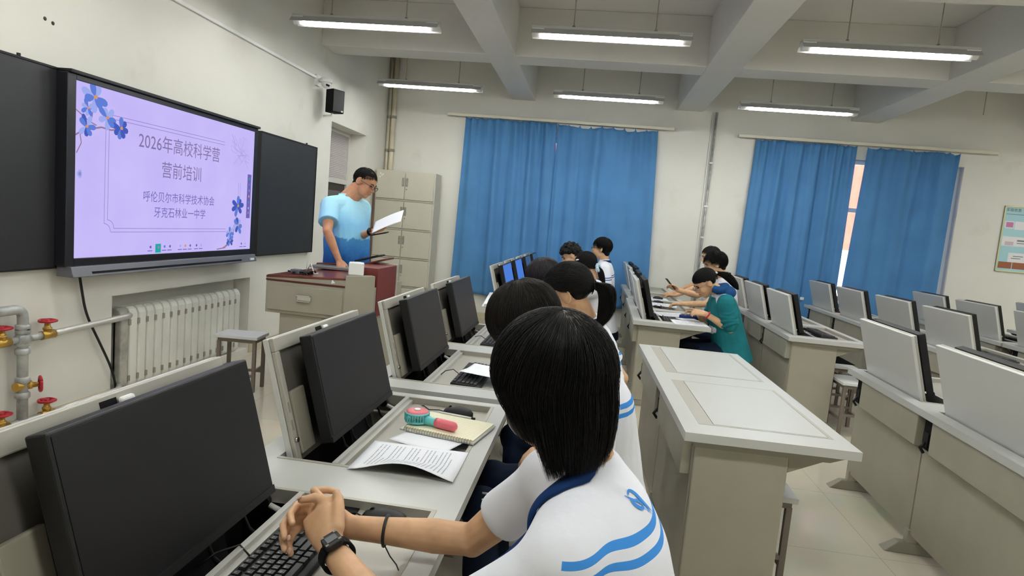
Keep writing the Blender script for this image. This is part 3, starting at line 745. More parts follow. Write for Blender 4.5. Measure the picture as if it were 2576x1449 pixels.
desk(AX+.04, 7.375, 0, 'last computer desk of the left row, right in front of the closed curtain', 'oo',
     (('teal', 'third of the lit monitors in the back, greyish teal'), ('teal', 'rightmost of the lit monitors at the back of the left row')))
desk(.436, 5.46, -.02, 'computer desk where the student in the teal jacket sits', 'oo',
     (('off', 'black monitor in front of the student in the teal jacket, seen edge on'), ('off', 'monitor seen edge on next beyond the teal student, facing the boy with the phone')))
desk(.50, 7.36, 0, 'computer desk behind the one of the teal student, by the silver conduit pipe', 'oo',
     (('off', 'monitor on the far desk of the middle row, third edge-on lid from the viewer'), ('off', 'farthest edge-on monitor of the middle row, against the blue curtain')))
desk(.438, 2.42, .022, 'empty computer desk with both lids folded flat in the middle foreground', 'cc', (None, None))
desk(1.735, 5.44, -.01, 'computer desk directly behind the teal student with two raised silver lids', 'oo',
     (('off', 'nearest monitor behind a silver lid in the row behind the teal student, keyboard beside it'), ('off', 'second monitor behind a silver lid in the row behind the teal student')))
desk(1.775, 7.33, 0, 'far computer desk in the row behind the teal student, by the right window', 'oo',
     (('off', 'third monitor behind a silver lid in the row behind the teal student'), ('off', 'farthest monitor in the row behind the teal student, half hidden by the spiky haired boy')))
desk(1.70, 2.385, -.028, 'computer desk at the right foreground with two large silver lids', 'oo',
     (('off', 'monitor behind the largest silver lid at the right edge of the foreground'), ('off', 'monitor behind the large silver lid at the far end of the right foreground desk')))
desk(2.965, 6.99, 0, 'computer desk close to the right window below the bright curtain gap', 'oo',
     (('off', 'monitor below the bright gap between the curtains'), ('off', 'leftmost monitor of the row by the right window, at the far end of its desk')))
desk(3.00, 5.10, 0, 'computer desk in the row by the right window, just behind the large foreground lids', 'oo',
     (('off', 'monitor with black keyboard seen past the large foreground lid'), ('off', 'monitor behind a silver lid below the right half of the parted curtain')))
desk(4.085, 6.60, 0, 'computer desk near the poster wall at the far right', 'oo',
     (('off', 'monitor at the far right below the poster, with black keyboard at its foot'), ('off', 'small far monitor at the right end of the parted curtain')))
desk(4.09, 4.70, 0, 'computer desk cut by the right edge of the picture below the poster', 'oo',
     (('off', 'monitor on the right desk outside the picture edge'), ('off', 'monitor behind a silver lid cut by the right edge below the poster')))
desk(5.09, 6.28, 0, 'farthest computer desk at the right edge under the poster', 'oo',
     (('off', 'monitor of the farthest right desk, hidden behind nearer lids'), ('off', 'tiny monitor corner at the right edge just under the poster')))
# ------------------------------------------------------------------ keyboards, mice
KB_ROWS = [[('', 1)]*16, [(c, 1) for c in '`1234567890-=']+[('⟵', 2)]+[('', 1)]*3, [('', 1.5)]+[(c, 1) for c in 'QWERTYUIOP[]']+[('\\', 1.5)]+[('', 1)]*3,
           [('', 1.75)]+[(c, 1) for c in "ASDFGHJKL;'"]+[('', 2.25)], [('', 2.25)]+[(c, 1) for c in 'ZXCVBNM,./']+[('', 2.75)], [('', 1.25)]*3+[('', 6.25)]+[('', 1.25)]*4]
FK = ['Esc', 'F1', 'F2', 'F3', 'F4', 'F5', 'F6', 'F7', 'F8', 'F9', 'F10', 'F11', 'F12']
def keyboard_proto(legend, label):
    """x: depth (away from student = -x), y: along; left end of the board at +y for someone facing -x ... board spans y 0..L"""
    t = thing('keyboard', label, 'keyboard', (0, 0, 0), 0, 'black keyboards')
    L, Dp, P = .44, .145, .0187
    MB().hull([V((0, 0, 0)), V((Dp, 0, 0)), V((Dp, L, 0)), V((0, L, 0))], [V((.004, .004, .021)), V((Dp-.004, .004, .012)), V((Dp-.004, L-.004, .012)), V((.004, L-.004, .021))]).build('case', BLACK, t, bevel=.002)
    kb = MB(); lg = MB()
    zt = lambda x: .021-(.009)*x/Dp
    def key(x, yl, wk, txt='', h=1):     # yl: left edge measured from the left end, seen by the student
        ya, yb = yl*P+.0008+.012, (yl+wk)*P-.0008+.012; xa, xb = x+.0008, x+P*h-.0008
        z0 = zt(x)-.002; z1 = z0+.0085; i_ = .0022
        kb.hull([V((xa, ya, z0)), V((xb, ya, z0)), V((xb, yb, z0)), V((xa, yb, z0))], [V((xa+i_, ya+i_, z1)), V((xb-i_*.6, ya+i_, z1)), V((xb-i_*.6, yb-i_, z1)), V((xa+i_, yb-i_, z1))])
        if legend and txt:
            put_text(lg, txt, .0085 if len(txt) < 2 else .006, lambda a, b: V(((xa+xb)/2-.001-b, ya+.0058+a+(.002 if len(txt) > 1 else 0), z1+.0003)))
    for r_, row in enumerate(KB_ROWS):
        x = .008+r_*P+(.004 if r_ else 0); y = 0.0
        for c_, (ch_, wk) in enumerate(row):
            if r_ == 0:
                yy = c_+(.35*((c_+2)//4) if c_ else 0)
                if yy > 17.3: continue
                key(x, min(yy, 17.0), 1, FK[c_] if c_ < len(FK) else '')
            else:
                if c_ >= 14 and r_ in (1, 2): key(x, 15.3+(c_-14), 1)
                else: key(x, y, wk, ch_); y += wk
    x0_ = .008+P+.004
    for rr, row in enumerate((['N', '/', '*', '-'], ['7', '8', '9', '+'], ['4', '5', '6', ''], ['1', '2', '3', ''], ['0', '', '.', ''])):
        for cc, c_ in enumerate(row): key(x0_+rr*P, 18.6+cc, 1, c_)
    key(x0_+3*P, 16.3, 1, '^'); [key(x0_+4*P, 15.3+q, 1) for q in range(3)]
    kb.build('keycaps', KEY, t)
    if legend: lg.build('legends', KEYTXT, t, recalc=False)
    MB().tube([(.003, .2, .012), (-.03, .21, .03), (-.06, .17, .028), (-.085, .16, .004), (-.12, .19, -.02)], .0022, 6).build('cord', WIRE, t)
    return t
TZ = DH-.022
KBL = keyboard_proto(True, 'black keyboard under the clasped hands of the nearest student, white letters on the keys'); KBL.location = (-.655, .985, TZ); KBL.rotation_euler = (0, 0, -.02)
KBS = keyboard_proto(False, 'black keyboard with a white sheet lying across it on the second left desk'); KBS.location = (-.575, 2.735, TZ)
dup(KBS, (-.61, 3.70, TZ), 0, 'black keyboard of the fourth place in the left row, below the bowed dark head')
dup(KBS, (.72, 5.66, TZ), -.02, 'black keyboard in front of the teal jacket student')
dup(KBS, (.80, 6.58, TZ), 0, 'black keyboard under the arm of the boy using the mouse')
dup(KBS, (2.03, 5.56, DH+.004), .02, 'black keyboard lying at the near end of the desk behind the teal student')
dup(KBS, (3.27, 5.25, DH+.004), .0, 'black keyboard past the big foreground lid in the window row')
dup(KBS, (4.36, 6.75, DH+.004), .0, 'black keyboard at the far right desk below the poster')
dup(KBS, (3.25, 7.05, DH+.004), .0, 'black keyboard at the foot of the monitor below the curtain gap')
def mouse_proto(label):
    t = thing('computer_mouse', label, 'mouse', (0, 0, 0), 0, 'black mice')
    w = MB(); n = 14; m_ = 9; vs = []; fs = []
    for i in range(m_+1):
        q = i/m_; x = -.055+.11*q; wd_ = .031*math.sqrt(max(0, 1-(2*q-1)**4))*(.88+.16*q)+.001; hh = .038*math.sqrt(max(0, 1-(1.9*q-1.05)**2*.95)) if True else 0
        for j in range(n+1):
            a = PI*j/n; vs.append((x*1.18, wd_*1.1*math.cos(a), max(.001, hh)*math.sin(a)**.8))
    for i in range(m_):
        for j in range(n): fs.append([i*(n+1)+j, i*(n+1)+j+1, (i+1)*(n+1)+j+1, (i+1)*(n+1)+j])
        fs.append([i*(n+1), (i+1)*(n+1), (i+1)*(n+1)+n, i*(n+1)+n])
    w.add(vs, fs, 0, True); w.f.append(list(range(n+1))); w.m.append(0); w.sm.append(False); w.f.append([m_*(n+1)+j for j in range(n+1)]); w.m.append(0); w.sm.append(False)
    w.build('shell', BLACK, t)
    MB().lathe([(.007, -.003), (.007, .003)], (-.030, 0, .029), (0, 1, 0), 10).build('wheel', BLACKM, t)
    MB().tube([(-.062, 0, .008), (-.08, .012, .006), (-.12, .0, .004), (-.16, .04, .003), (-.2, .05, -.01)], .0022, 6).build('cord', WIRE, t)
    return t
MS = mouse_proto('black computer mouse beside the hair tie on the nearest student\'s wrist'); MS.location = (-.44, 1.43, TZ); MS.rotation_euler = (0, 0, -.12)
dup(MS, (-.45, 2.335, TZ), -.15, 'black mouse lying beyond the open notebook')
dup(MS, (.80, 7.02, DH), 0, 'black mouse on the far desk with white papers in the middle row')
dup(MS, (.85, 7.5, DH), 0, 'black mouse farther back among the white papers of the middle row')
MB_ = MB().box(-.09, .02, -.07, .07, 0, .004).build('mouse_pad', BLACKM, loc=(-.54, 1.50, TZ)); tag(MB_, 'small dark pad on the tray just behind the clasped hands', 'mouse pad')
# ------------------------------------------------------------------ lectern
PODG = mat('lectern_steel', (156, 151, 136), .45, noise_amt=.03, noise_scale=5)
px0, px1, pxc, py0, pyc, py1 = -2.37, -1.59, -1.754, 4.363, 4.53, 5.22
t = thing('lectern', 'grey steel lectern with mahogany top and a drawer, beside the man in the blue shirt', 'lectern', (px0, py0, 0))
L2 = lambda x, y: (x-px0, y-py0)
up_poly = [L2(px0, py0), L2(pxc, py0), L2(px1, pyc), L2(px1, py1), L2(px0, py1)]
lo_poly = [L2(-2.262, py0+.02), L2(pxc-.02, py0+.02), L2(px1-.02, pyc+.01), L2(px1-.02, py1-.05), L2(-2.262, py1-.05)]
MB().prism(lo_poly, 'z', 0, .69).build('base', PODG, t, bevel=.004)
MB().prism(up_poly, 'z', .69, .93).build('body', PODG, t, bevel=.004)
dr = MB().box(.02, pxc-px0-.012, -.012, 0, .715, .905).build('drawer', PODG, t, bevel=.004)
h = MB().box(.255, .365, -.016, -.011, .795, .845).box(.255, .365, -.035, -.014, .835, .847).box(.258, .362, -.03, -.014, .795, .803)
h.build('handle', CHROME, dr, bevel=.003)
# dark red rubber line, wedge and top plate
MB().prism([(0, .932), (pxc-px0, .930), (pxc-px0, .943), (0, .943)], 'y', -.004, .01).build('edge_strip', mat('dark_red_trim', (84, 22, 18), .4), t)
w = MB().prism([(0, .943), (pxc-px0, .936), (pxc-px0, .985), (0, .952)], 'y', .0, .85)
w.build('wedge', PODG, t)
MB().prism([(0, .952), (pxc-px0, .985), (pxc-px0, 1.0), (.01, .972), (0, .966)], 'y', -.004, .85).build('top', MAHOG, t, bevel=.003)
MB().prism([L2(pxc, py0-.004), L2(px1+.004, pyc), L2(px1-.04, pyc+.04), L2(pxc-.0, py0+.1)], 'z', .62, 1.02).build('corner_post', PODG, t, bevel=.005)
MB().lathe([(.02, 0), (.016, .002)], (.52, -.001, .962), (0, -1, 0), 3).build('sticker', WHITEP, t)
MB().box(px1-px0-.22, px1-px0+.006, pyc-py0+.045, pyc-py0+.50, .70, 1.075).build('front_panel', MARON, t, bevel=.003)
MB().box(px1-px0-.22, px1-px0+.012, pyc-py0+.50, pyc-py0+.525, .70, 1.085).build('metal_edge', ALU, t, bevel=.003)
w = MB().prism([(.44, 1.03), (.71, 1.115), (.71, 1.13), (.44, 1.045)], 'y', .60, .82); w.build('flip_lid', MAHOG, t, bevel=.003)
MB().box(.05, .5, .62, .80, .99, 1.012).build('console', mat('console_grey', (120, 120, 120), .5), t, bevel=.004)
MB().prism([(.02, .985), (.20, .985), (.20, 1.03), (.02, 1.02)], 'y', .80, .86).build('hand_rest', MAHOG, t, bevel=.006)
t = thing('tissue_box', 'white cube tissue box on top of the lectern corner', 'box', (-1.725, 4.49, 1.02), .35)
MB().box(-.056, .056, -.05, .05, 0, .095).build('carton', WHITEP, t, bevel=.008)
MB().box(-.03, .03, -.012, .012, .095, .099).build('opening', PAPER, t)
t = thing('tablet', 'black tablet propped up at the back of the lectern', 'tablet', (-1.90, 5.03, 1.085), 0)
MB().box(-.02, .19, -.09, .09, 0, .012, T=Matrix.Rotation(-.30, 4, 'Y')).build('body', BLACK, t, bevel=.003)
MB().box(-.015, .185, -.085, .085, .012, .0135, T=Matrix.Rotation(-.30, 4, 'Y')).build('screen', SCREENM, t)
t = thing('cable_tangle', 'tangle of grey and black cables with a charger on the lectern top', 'cables', (-2.17, 4.52, .972))
w = MB(); r = random.Random(3)
for i in range(5):
    w.tube([(r.uniform(-.1, .1), r.uniform(-.06, .06), .012+.015*r.random()+.01*(q % 2)) for q in range(8)], .006, 6)
w.build('cords', WIRE, t)
MB().box(-.07, .0, -.05, .02, .01, .045).build('adapter', mat('adapter_grey', (90, 92, 100), .5), t, bevel=.006)
MB().tube([(.03, .02, .03), (.07, .0, .10), (.10, .0, .02), (.14, -.02, .03)], .004, 6).tube([(.02, .03, .02), (.03, .02, .11), (.05, .03, .15), (.06, .03, .16)], .003, 6).build('white_cord', WHITEP, t)
def sheet_pts(o, ux_, uy_, nx, ny, zf): pass
def sheet(name, label, cat, loc, rz, wd_, ht, zf, m=PAPER, group=None, nx=14, ny=14, extra=None, tilt=None, th=.0008):
    """a sheet of paper in its own frame, x across wd_, y along ht, lifted by zf(u,v)"""
    t = thing(name, label, cat, loc, rz, group)
    if tilt: t.rotation_euler = tilt
    vs = []; fs = []
    for i in range(ny+1):
        for j in range(nx+1):
            u, v = j/nx, i/ny; vs.append((u*wd_, v*ht, zf(u, v)))
    for i in range(ny):
        for j in range(nx): a = i*(nx+1)+j; fs.append([a, a+1, a+nx+2, a+nx+1])
    w = MB(); w.add(vs, fs, 0, True); o = w.build('page', m, t, recalc=False)
    s = o.modifiers.new('sheet', 'SOLIDIFY'); s.thickness = th; s.offset = -1
    if extra: extra(t, lambda u, v, e=.0006: V((u*wd_, v*ht, zf(u, v)+e)))
    return t
INK = mat('print_ink', (168, 170, 180), .7)
def lines_of_text(rows, seed, across='x'):
    def fn(t, P):
        w = MB(); r = random.Random(seed)
        for k_ in range(rows):
            v = .88-.8*k_/rows; u = .1 if k_ % 4 else .16; end = .9 if (k_+1) % 4 else r.uniform(.4, .8)
            while u < end:
                du = r.uniform(.012, .05); u2 = min(u+du, end); dv = .22/rows
                w.add([P(u, v), P(u2, v), P(u2, v+dv), P(u, v+dv)], [[0, 1, 2, 3]])
                u = u2+r.uniform(.006, .014)
        w.build('printed_text', INK, t, recalc=False)
    return fn
# ------------------------------------------------------------------ things on the nearest desks
DT = DH+.0015
# A4 sheet curling up on the near edge, text running towards the viewer's far left
def z_curl(u, v): return .002+.030*math.exp(-((v-.62)/.25)**2)*max(0, (u-.25))*1.2*(1 if True else 0)+.012*max(0, u-.6)*math.sin(PI*v)
sheet('paper_sheet', 'printed white sheet with a curled edge on the desk below the pink fan', 'paper', (-.317, 1.66, DT), PI/2+.01, .24, .31, lambda u, v: .003+.036*max(0, 1-u*2.2)*math.sin(PI*min(1, max(0, v*.95+.05)))**1.5, extra=lines_of_text(20, 5))
sheet('paper_sheet', 'white sheet under the open notebook beside the pink fan', 'paper', (-.40, 1.86, DT), PI/2-.35, .30, .21, lambda u, v: .0012)
NOTE = mat('notebook_page', (238, 234, 208), .7, spec=.2)
t = thing('notebook', 'open spiral notebook with ruled cream pages under the small fan', 'notebook', (-.435, 2.095, DT+.003), -.2)
MB().box(-.135, .14, -.10, .115, 0, .006).build('cover', mat('clear_cover', (196, 200, 196), .3), t, bevel=.001)
MB().box(-.12, .135, -.09, .11, .006, .0125).build('pages', NOTE, t, bevel=.001)
w = MB()
for i in range(15): w.box(-.115, .13, -.078+i*.0125, -.0774+i*.0125, .0125, .0128)
w.build('ruling', mat('rule_line', (204, 198, 172), .7), t)
w = MB()
for i in range(26):
    x = -.118+i*.0098; w.tube([(x, -.094+.008*math.cos(a), .0065+.008*math.sin(a)) for a in [q*PI/4 for q in range(9)]], .0011, 5)
w.build('spiral', mat('spiral_gold', (170, 150, 110), .35, metal=.6), t)
TEAL = mat('fan_teal', (104, 200, 200), .4); PINK = mat('fan_pink', (224, 108, 122), .4)
t = thing('handheld_fan', 'small teal and pink handheld fan lying on the open notebook', 'fan', (-.545, 2.085, DT+.0165), -.33)
MB().lathe([(.033, 0), (.041, .004), (.043, .012)], (0, 0, 0), n=28).build('rear_cover', TEAL, t)
w = MB()
for i in range(28):
    a = 2*PI*i/28; w.tube([(.042*math.cos(a), .042*math.sin(a), .010), (.043*math.cos(a), .043*math.sin(a), .034)], .0017, 5)
w.lathe([(.042, .0), (.0445, .004), (.042, .008)], (0, 0, .032), n=28).build('grille', TEAL, t)
w = MB().lathe([(.0405, .036), (.040, .041), (.032, .044), (.014, .045)], (0, 0, 0), n=28); w.build('front_ring', PINK, t)
MB().lathe([(.012, .0452), (.010, .049)], (0, 0, 0), n=20).build('hub', WHITEP, t)
MB().tube([(.036, 0, .017), (.060, 0, .017), (.085, 0, .017)], [.018, .014, .016], 16).build('neck', TEAL, t)
MB().tube([(.080, 0, .017), (.095, 0, .017), (.150, 0, .0175), (.158, 0, .0175), (.163, 0, .0175)], [.0165, .017, .017, .0145, .008], 18).build('handle', PINK, t)
t = thing('pen', 'white pen lying across the top edge of the notebook', 'pen', (-.36, 2.20, DT+.017), 2.95)
MB().tube([(0, 0, 0), (.13, 0, 0)], .0042, 10).tube([(.13, 0, 0), (.142, 0, 0)], [.004, .001], 10).build('barrel', WHITEP, t)
MB().tube([(-.004, 0, 0), (.01, 0, 0)], .0046, 10).build('cap', BLACK, t)
sheet('paper_sheet', 'blank white folded sheet lying on the third keyboard', 'paper', (-.36, 2.80, DT+.018), PI/2-.2, .20, .20, lambda u, v: .004+.012*abs(u-.5)*v)
t = thing('phone', 'black phone on the desk under the bowed dark brown head', 'phone', (-.42, 3.70, DT), .3)
MB().box(-.036, .036, -.075, .075, 0, .009).build('body', BLACK, t, bevel=.003)
MB().box(-.034, .034, -.07, .07, .009, .0095).build('screen', SCREENM, t)
sheet('paper_sheet', 'white paper at the aisle end of the desk with the lit blue monitors', 'paper', (-.915, 5.49, .742), 0, .17, .26, lambda u, v: .002+.01*u, tilt=(.42, -.02, -.12))
# papers and things on the teal student's desk
for i, (lab, x, y, rz, a, b) in enumerate((
    ('white printed sheet at the near corner of the teal student\'s desk', 1.09, 5.50, PI/2+.06, .21, .30),
    ('white sheet under the second student\'s arm in the middle row', 1.0, 6.02, PI/2+.3, .21, .29),
    ('white sheet beside the far mouse of the middle row', .98, 6.75, PI/2-.1, .22, .30),
    ('white sheet farthest back on the middle row desk', .98, 7.35, PI/2+.1, .21, .29))):
    sheet('paper_sheet', lab, 'paper', (x, y, DT), rz, a, b, lambda u, v: .002+.01*u*u, extra=lines_of_text(16, 20+i))
t = thing('pencil_case', 'dark blue pencil case on the teal student\'s desk', 'pencil case', (.99, 5.92, DT), .4)
MB().box(-.10, .10, -.04, .04, 0, .04).build('case', mat('case_blue', (30, 56, 128), .7), t, bevel=.012)
MB().box(-.09, .09, -.003, .003, .04, .043).build('zip', BLACK, t)
t = thing('booklet', 'pale open booklet between the pencil case and the teal student', 'book', (.95, 5.80, DT), .25)
MB().box(-.09, .09, -.07, .07, 0, .012).build('pages', PAPER, t, bevel=.002)
MB().box(-.094, .094, -.074, .074, -.001, .003).build('cover', mat('cover_blue', (70, 92, 160), .5), t)
# ------------------------------------------------------------------ people: body tools
def blob(mb, name, m, parent, voxel, it=3, off=None):
    me = mb.mesh('tmp'); ob = bpy.data.objects.new('tmp', me); COL.objects.link(ob)
    md = ob.modifiers.new('r', 'REMESH'); md.mode = 'VOXEL'; md.voxel_size = voxel; md.adaptivity = 0
    dg = bpy.context.evaluated_depsgraph_get()
    out = bpy.data.meshes.new_from_object(ob.evaluated_get(dg)); out.name = name
    bpy.data.objects.remove(ob); bpy.data.meshes.remove(me)
    bm = bmesh.new(); bm.from_mesh(out)
    for _ in range(it): bmesh.ops.smooth_vert(bm, verts=bm.verts, factor=.5, use_axis_x=True, use_axis_y=True, use_axis_z=True)
    for f_ in bm.faces: f_.smooth = True
    bm.to_mesh(out); bm.free()
    if off is not None: out.transform(Matrix.Translation(-V(off)))
    out.materials.clear()
    out.materials.append(m)
    o = bpy.data.objects.new(name, out); COL.objects.link(o)
    if parent is not None: o.parent = parent
    return o
def limb(mb, pts, rs, n=14):
    pts = [V(p) for p in pts]; mb.tube(pts, list(rs), n)
    for p, r in zip(pts, rs): mb.ell(p, (r, r, r), n=12)
def loft(mb, secs, n=22):
    vs = []; fs = []
    for (c, sd, fd, a, b) in secs:
        for j in range(n):
            q = 2*PI*j/n; ca, sa = math.cos(q), math.sin(q)
            e = .82; ca = math.copysign(abs(ca)**e, ca); sa = math.copysign(abs(sa)**e, sa)
            vs.append(V(c)+sd*a*ca+fd*b*sa)
    for i in range(len(secs)-1):
        for j in range(n): fs.append([i*n+j, i*n+(j+1) % n, (i+1)*n+(j+1) % n, (i+1)*n+j])
    fs.append(list(range(n))[::-1]); fs.append([(len(secs)-1)*n+j for j in range(n)])
    mb.add(vs, fs, 0, True)
def frame(fwd, upv):
    f_ = V(fwd).normalized(); r_ = f_.cross(V(upv)).normalized(); u_ = r_.cross(f_)
    return Matrix((r_, f_, u_)).transposed()
def head_blob(mb, c, R, s=1.0):
    e = lambda p, r, RR=None: mb.ell(V(c)+R @ (V(p)*s), tuple(x*s for x in r), R if RR is None else R @ RR, n=20)
    e((0, -.012, .03), (.074, .094, .088)); e((0, .03, -.03), (.060, .058, .082)); e((0, .052, -.085), (.036, .034, .03))
    e((0, .03, .045), (.062, .06, .05)); e((.03, .055, -.03), (.03, .028, .032)); e((-.03, .055, -.03), (.03, .028, .032))
    e((0, .078, .026), (.045, .014, .012))
    for z, y, r in ((.012, .092, .009), (-.004, .099, .010), (-.018, .106, .012), (-.026, .101, .011)): e((0, y, z), (r, r*1.1, r))
    e((.010, .095, -.027), (.008, .009, .007)); e((-.010, .095, -.027), (.008, .009, .007))
    e((0, .086, -.052), (.022, .012, .007)); e((0, .084, -.062), (.019, .012, .008))
    for q in (1, -1):
        Q = Matrix.Rotation(.35*q, 3, 'Z')
        e((.079*q, -.008, -.002), (.009, .021, .033), Q); mb.tube([V(c)+R @ (V((.088*q+.006*q*(.5-.5*math.cos(a)), -.012-.022*math.sin(a), .002+.030*math.cos(a)))*s) for a in [i*PI/9-.25 for i in range(11)]], .0055*s, 8)
def head_parts(root, c, R, s, off, glasses=None, brows=True, lips=True):
    P = lambda p: V(c)+R @ (V(p)*s)-V(off)
    for q in (1, -1): MB().ell(P((.031*q, .079, .012)), (.0125*s, .009*s, .0065*s), R, n=12).build('eye', mat('eye_dark', (40, 30, 28), .25), root)
    if brows:
        for q in (1, -1): MB().tube([P((.016*q, .092, .028)), P((.032*q, .089, .034)), P((.05*q, .075, .029))], [.003*s, .0042*s, .002*s], 6).build('eyebrow', HAIRM, root)
    if lips:
        w = MB(); w.tube([P((-.022, .087, -.056)), P((0, .097, -.054)), P((.022, .087, -.056))], [.002*s, .0055*s, .002*s], 8); w.build('lips', LIPS, root)
    if glasses:
        w = MB()
        for q in (1, -1):
            c0 = V((.033*q, .104, .008))
            ring = [P(c0+V((.024*math.cos(a), -.004*abs(math.cos(a))*0, .017*math.sin(a)))) for a in [i*PI/9 for i in range(19)]]
            w.tube(ring, .0022*s, 6); w.tube([P((.057*q, .103, .013)), P((.078*q, .075, .014)), P((.083*q, .0, .012)), P((.08*q, -.02, -.002))], .0021*s, 6)
        w.tube([P((-.009, .106, .011)), P((0, .109, .014)), P((.009, .106, .011))], .002*s, 6)
        w.build('glasses', glasses, root)
def strands(root, paths, r, m, off, name='hair', taper=.35, mi=None):
    P = np.array(paths, float)-np.array(off, float)[None, None, :]
    N, K, _ = P.shape
    T = np.gradient(P, axis=1); T /= np.linalg.norm(T, axis=2, keepdims=True)+1e-9
    cen = P.reshape(-1, 3).mean(0); O = P-cen; O /= np.linalg.norm(O, axis=2, keepdims=True)+1e-9
    S = np.cross(T, O); S /= np.linalg.norm(S, axis=2, keepdims=True)+1e-9
    O2 = np.cross(S, T)
    rr = (np.array(r)*np.ones(N))[:, None]*(1-(1-taper)*np.linspace(0, 1, K)[None, :]**3); rr = rr[..., None]
    ring = np.stack([P+S*rr, P+O2*rr*.8, P-S*rr], axis=2)      # N,K,3,3
    vs = ring.reshape(-1, 3); base = (np.arange(N)*K*3)[:, None, None, None]
    k_ = (np.arange(K-1)*3)[None, :, None, None]; j = np.array([[0, 1], [1, 2], [2, 0]])[None, None]
    a = base+k_+j[..., 0:1]; b = base+k_+j[..., 1:2]
    F = np.concatenate([a, b, b+3, a+3], axis=-1).reshape(-1, 4)
    me = bpy.data.meshes.new(name); me.vertices.add(len(vs)); me.vertices.foreach_set('co', vs.ravel())
    me.loops.add(F.size); me.loops.foreach_set('vertex_index', F.ravel().astype(np.int32))
    me.polygons.add(len(F)); me.polygons.foreach_set('loop_start', np.arange(0, F.size, 4, dtype=np.int32))
    me.polygons.foreach_set('use_smooth', np.ones(len(F), dtype=bool))
    me.update(calc_edges=True); me.materials.append(m)
    o = bpy.data.objects.new(name, me); COL.objects.link(o); o.parent = root
    return o
def scalp_ok(d, cut=.04, sl=.55): return d.z > cut+sl*d.y
def rand_dir(r):
    z = r.uniform(-1, 1); a = r.uniform(0, 2*PI); q = math.sqrt(1-z*z); return V((q*math.cos(a), q*math.sin(a), z))
CAPC, CAPR = V((0, -.016, .034)), V((.083, .102, .094))
def hair_cap(root, c, R, s, off, m, voxel=.006, scale=1.0, nape=True, low=0):
    mb = MB()
    e = lambda p, r: mb.ell(V(c)+R @ (V(p)*s), tuple(x*s*scale for x in r), R, n=22)
    # the skull cap without the face: a bowl of overlapping lobes
    e((0, -.026, .044), (.081, .094, .084)); e((0, -.046, .01), (.077, .066, .07) if nape else (.070, .058, .056))
    if nape: e((0, -.062, -.038+low), (.058, .036, .045))
    e((0, .022, .078), (.058, .043, .034)) if nape else e((0, .020, .062), (.070, .068, .058))
    return blob(mb, 'hair', m, root, voxel, 2, off)
def hair_short(root, c, R, s, off, m, n=1500, ln=.035, seed=1, lift=.25, r=.0011, wild=.3, scale=1.03, cut=.04):
    rr = random.Random(seed); paths = []
    while len(paths) < n:
        d = rand_dir(rr)
        if not scalp_ok(d, cut): continue
        p = CAPC+V((d.x*CAPR.x, d.y*CAPR.y, d.z*CAPR.z))*scale
        cr_ = V((0, -.38, .92)); t = d-cr_; t = t-d*t.dot(d)
        t = t.normalized() if t.length > 1e-4 else d.orthogonal().normalized()
        t = (t+V((rr.uniform(-1, 1), rr.uniform(-1, 1), rr.uniform(-1, 1)))*wild); t = (t-d*t.dot(d)).normalized()
        L = ln*rr.uniform(.7, 1.25)/.095; path = []; sc0 = scale+rr.uniform(-.01, .05)
        for k_ in range(6):
            q = k_/5; dd = (d*math.cos(L*q)+t*math.sin(L*q)); rad = sc0+lift*L*.5*math.sin(q*PI*.55)
            pt = CAPC+V((dd.x*CAPR.x, dd.y*CAPR.y, dd.z*CAPR.z))*rad
            path.append(V(c)+R @ (pt*s))
        paths.append([tuple(x) for x in path])
    return strands(root, paths, r*s, m, off, 'hair_strands')
def hair_tied(root, c, R, s, off, m, tie, n=2200, seed=1, r=.0012, cut=.04):
    """hair combed back to the tie point (head coordinates)"""
    rr = random.Random(seed); paths = []; tie = V(tie)
    while len(paths) < n:
        d = rand_dir(rr)
        if not scalp_ok(d, cut): continue
        sc = 1.03+rr.uniform(0, .03)
        td = V(((tie-CAPC).x/CAPR.x, (tie-CAPC).y/CAPR.y, (tie-CAPC).z/CAPR.z)); tl = td.length; tdn = td.normalized()
        path = []
        for k_ in range(8):
            q = k_/7; dd = d.lerp(tdn, q)
            dd = dd.normalized() if dd.length > 1e-3 else tdn
            rad = sc*(1-q)+max(1.0, tl)*q*.98
            if q < .8: rad = sc
            pt = CAPC+V((dd.x*CAPR.x, dd.y*CAPR.y, dd.z*CAPR.z))*rad
            if pt.z < .014 and pt.y > -.034 and abs(pt.x) > .05: path = None; break
            path.append(tuple(V(c)+R @ (pt*s)))
        if path: paths.append(path)
    return strands(root, paths, r*s, m, off, 'hair_strands')
def hair_tail(root, p0, pts, w0, m, off, n=500, seed=2, r=.0013, name='ponytail'):
    rr = random.Random(seed); paths = []; pts = [V(p) for p in pts]; w0 = list(w0)
    for _ in range(2):
        np_, nw = [pts[0]], [w0[0]]
        for a_, b_, wa, wb in zip(pts, pts[1:], w0, w0[1:]): np_ += [a_.lerp(b_, .25), a_.lerp(b_, .75)]; nw += [wa*.75+wb*.25, wa*.25+wb*.75]
        pts, w0 = np_+[pts[-1]], nw+[w0[-1]]
    for i in range(n):
        a = rr.uniform(0, 2*PI); q = math.sqrt(rr.random()); d = V((math.cos(a), math.sin(a), rr.uniform(-.6, .6)))*q
        e = rr.uniform(.8, 1.05); path = []
        for k_, p in enumerate(pts):
            f_ = k_/(len(pts)-1); wv = w0[k_]
            path.append(tuple(p+d*wv+(pts[-1]-pts[0]).normalized()*.02*(e-1)*f_))
        paths.append(path)
    return strands(root, paths, r, m, off, name, .2)
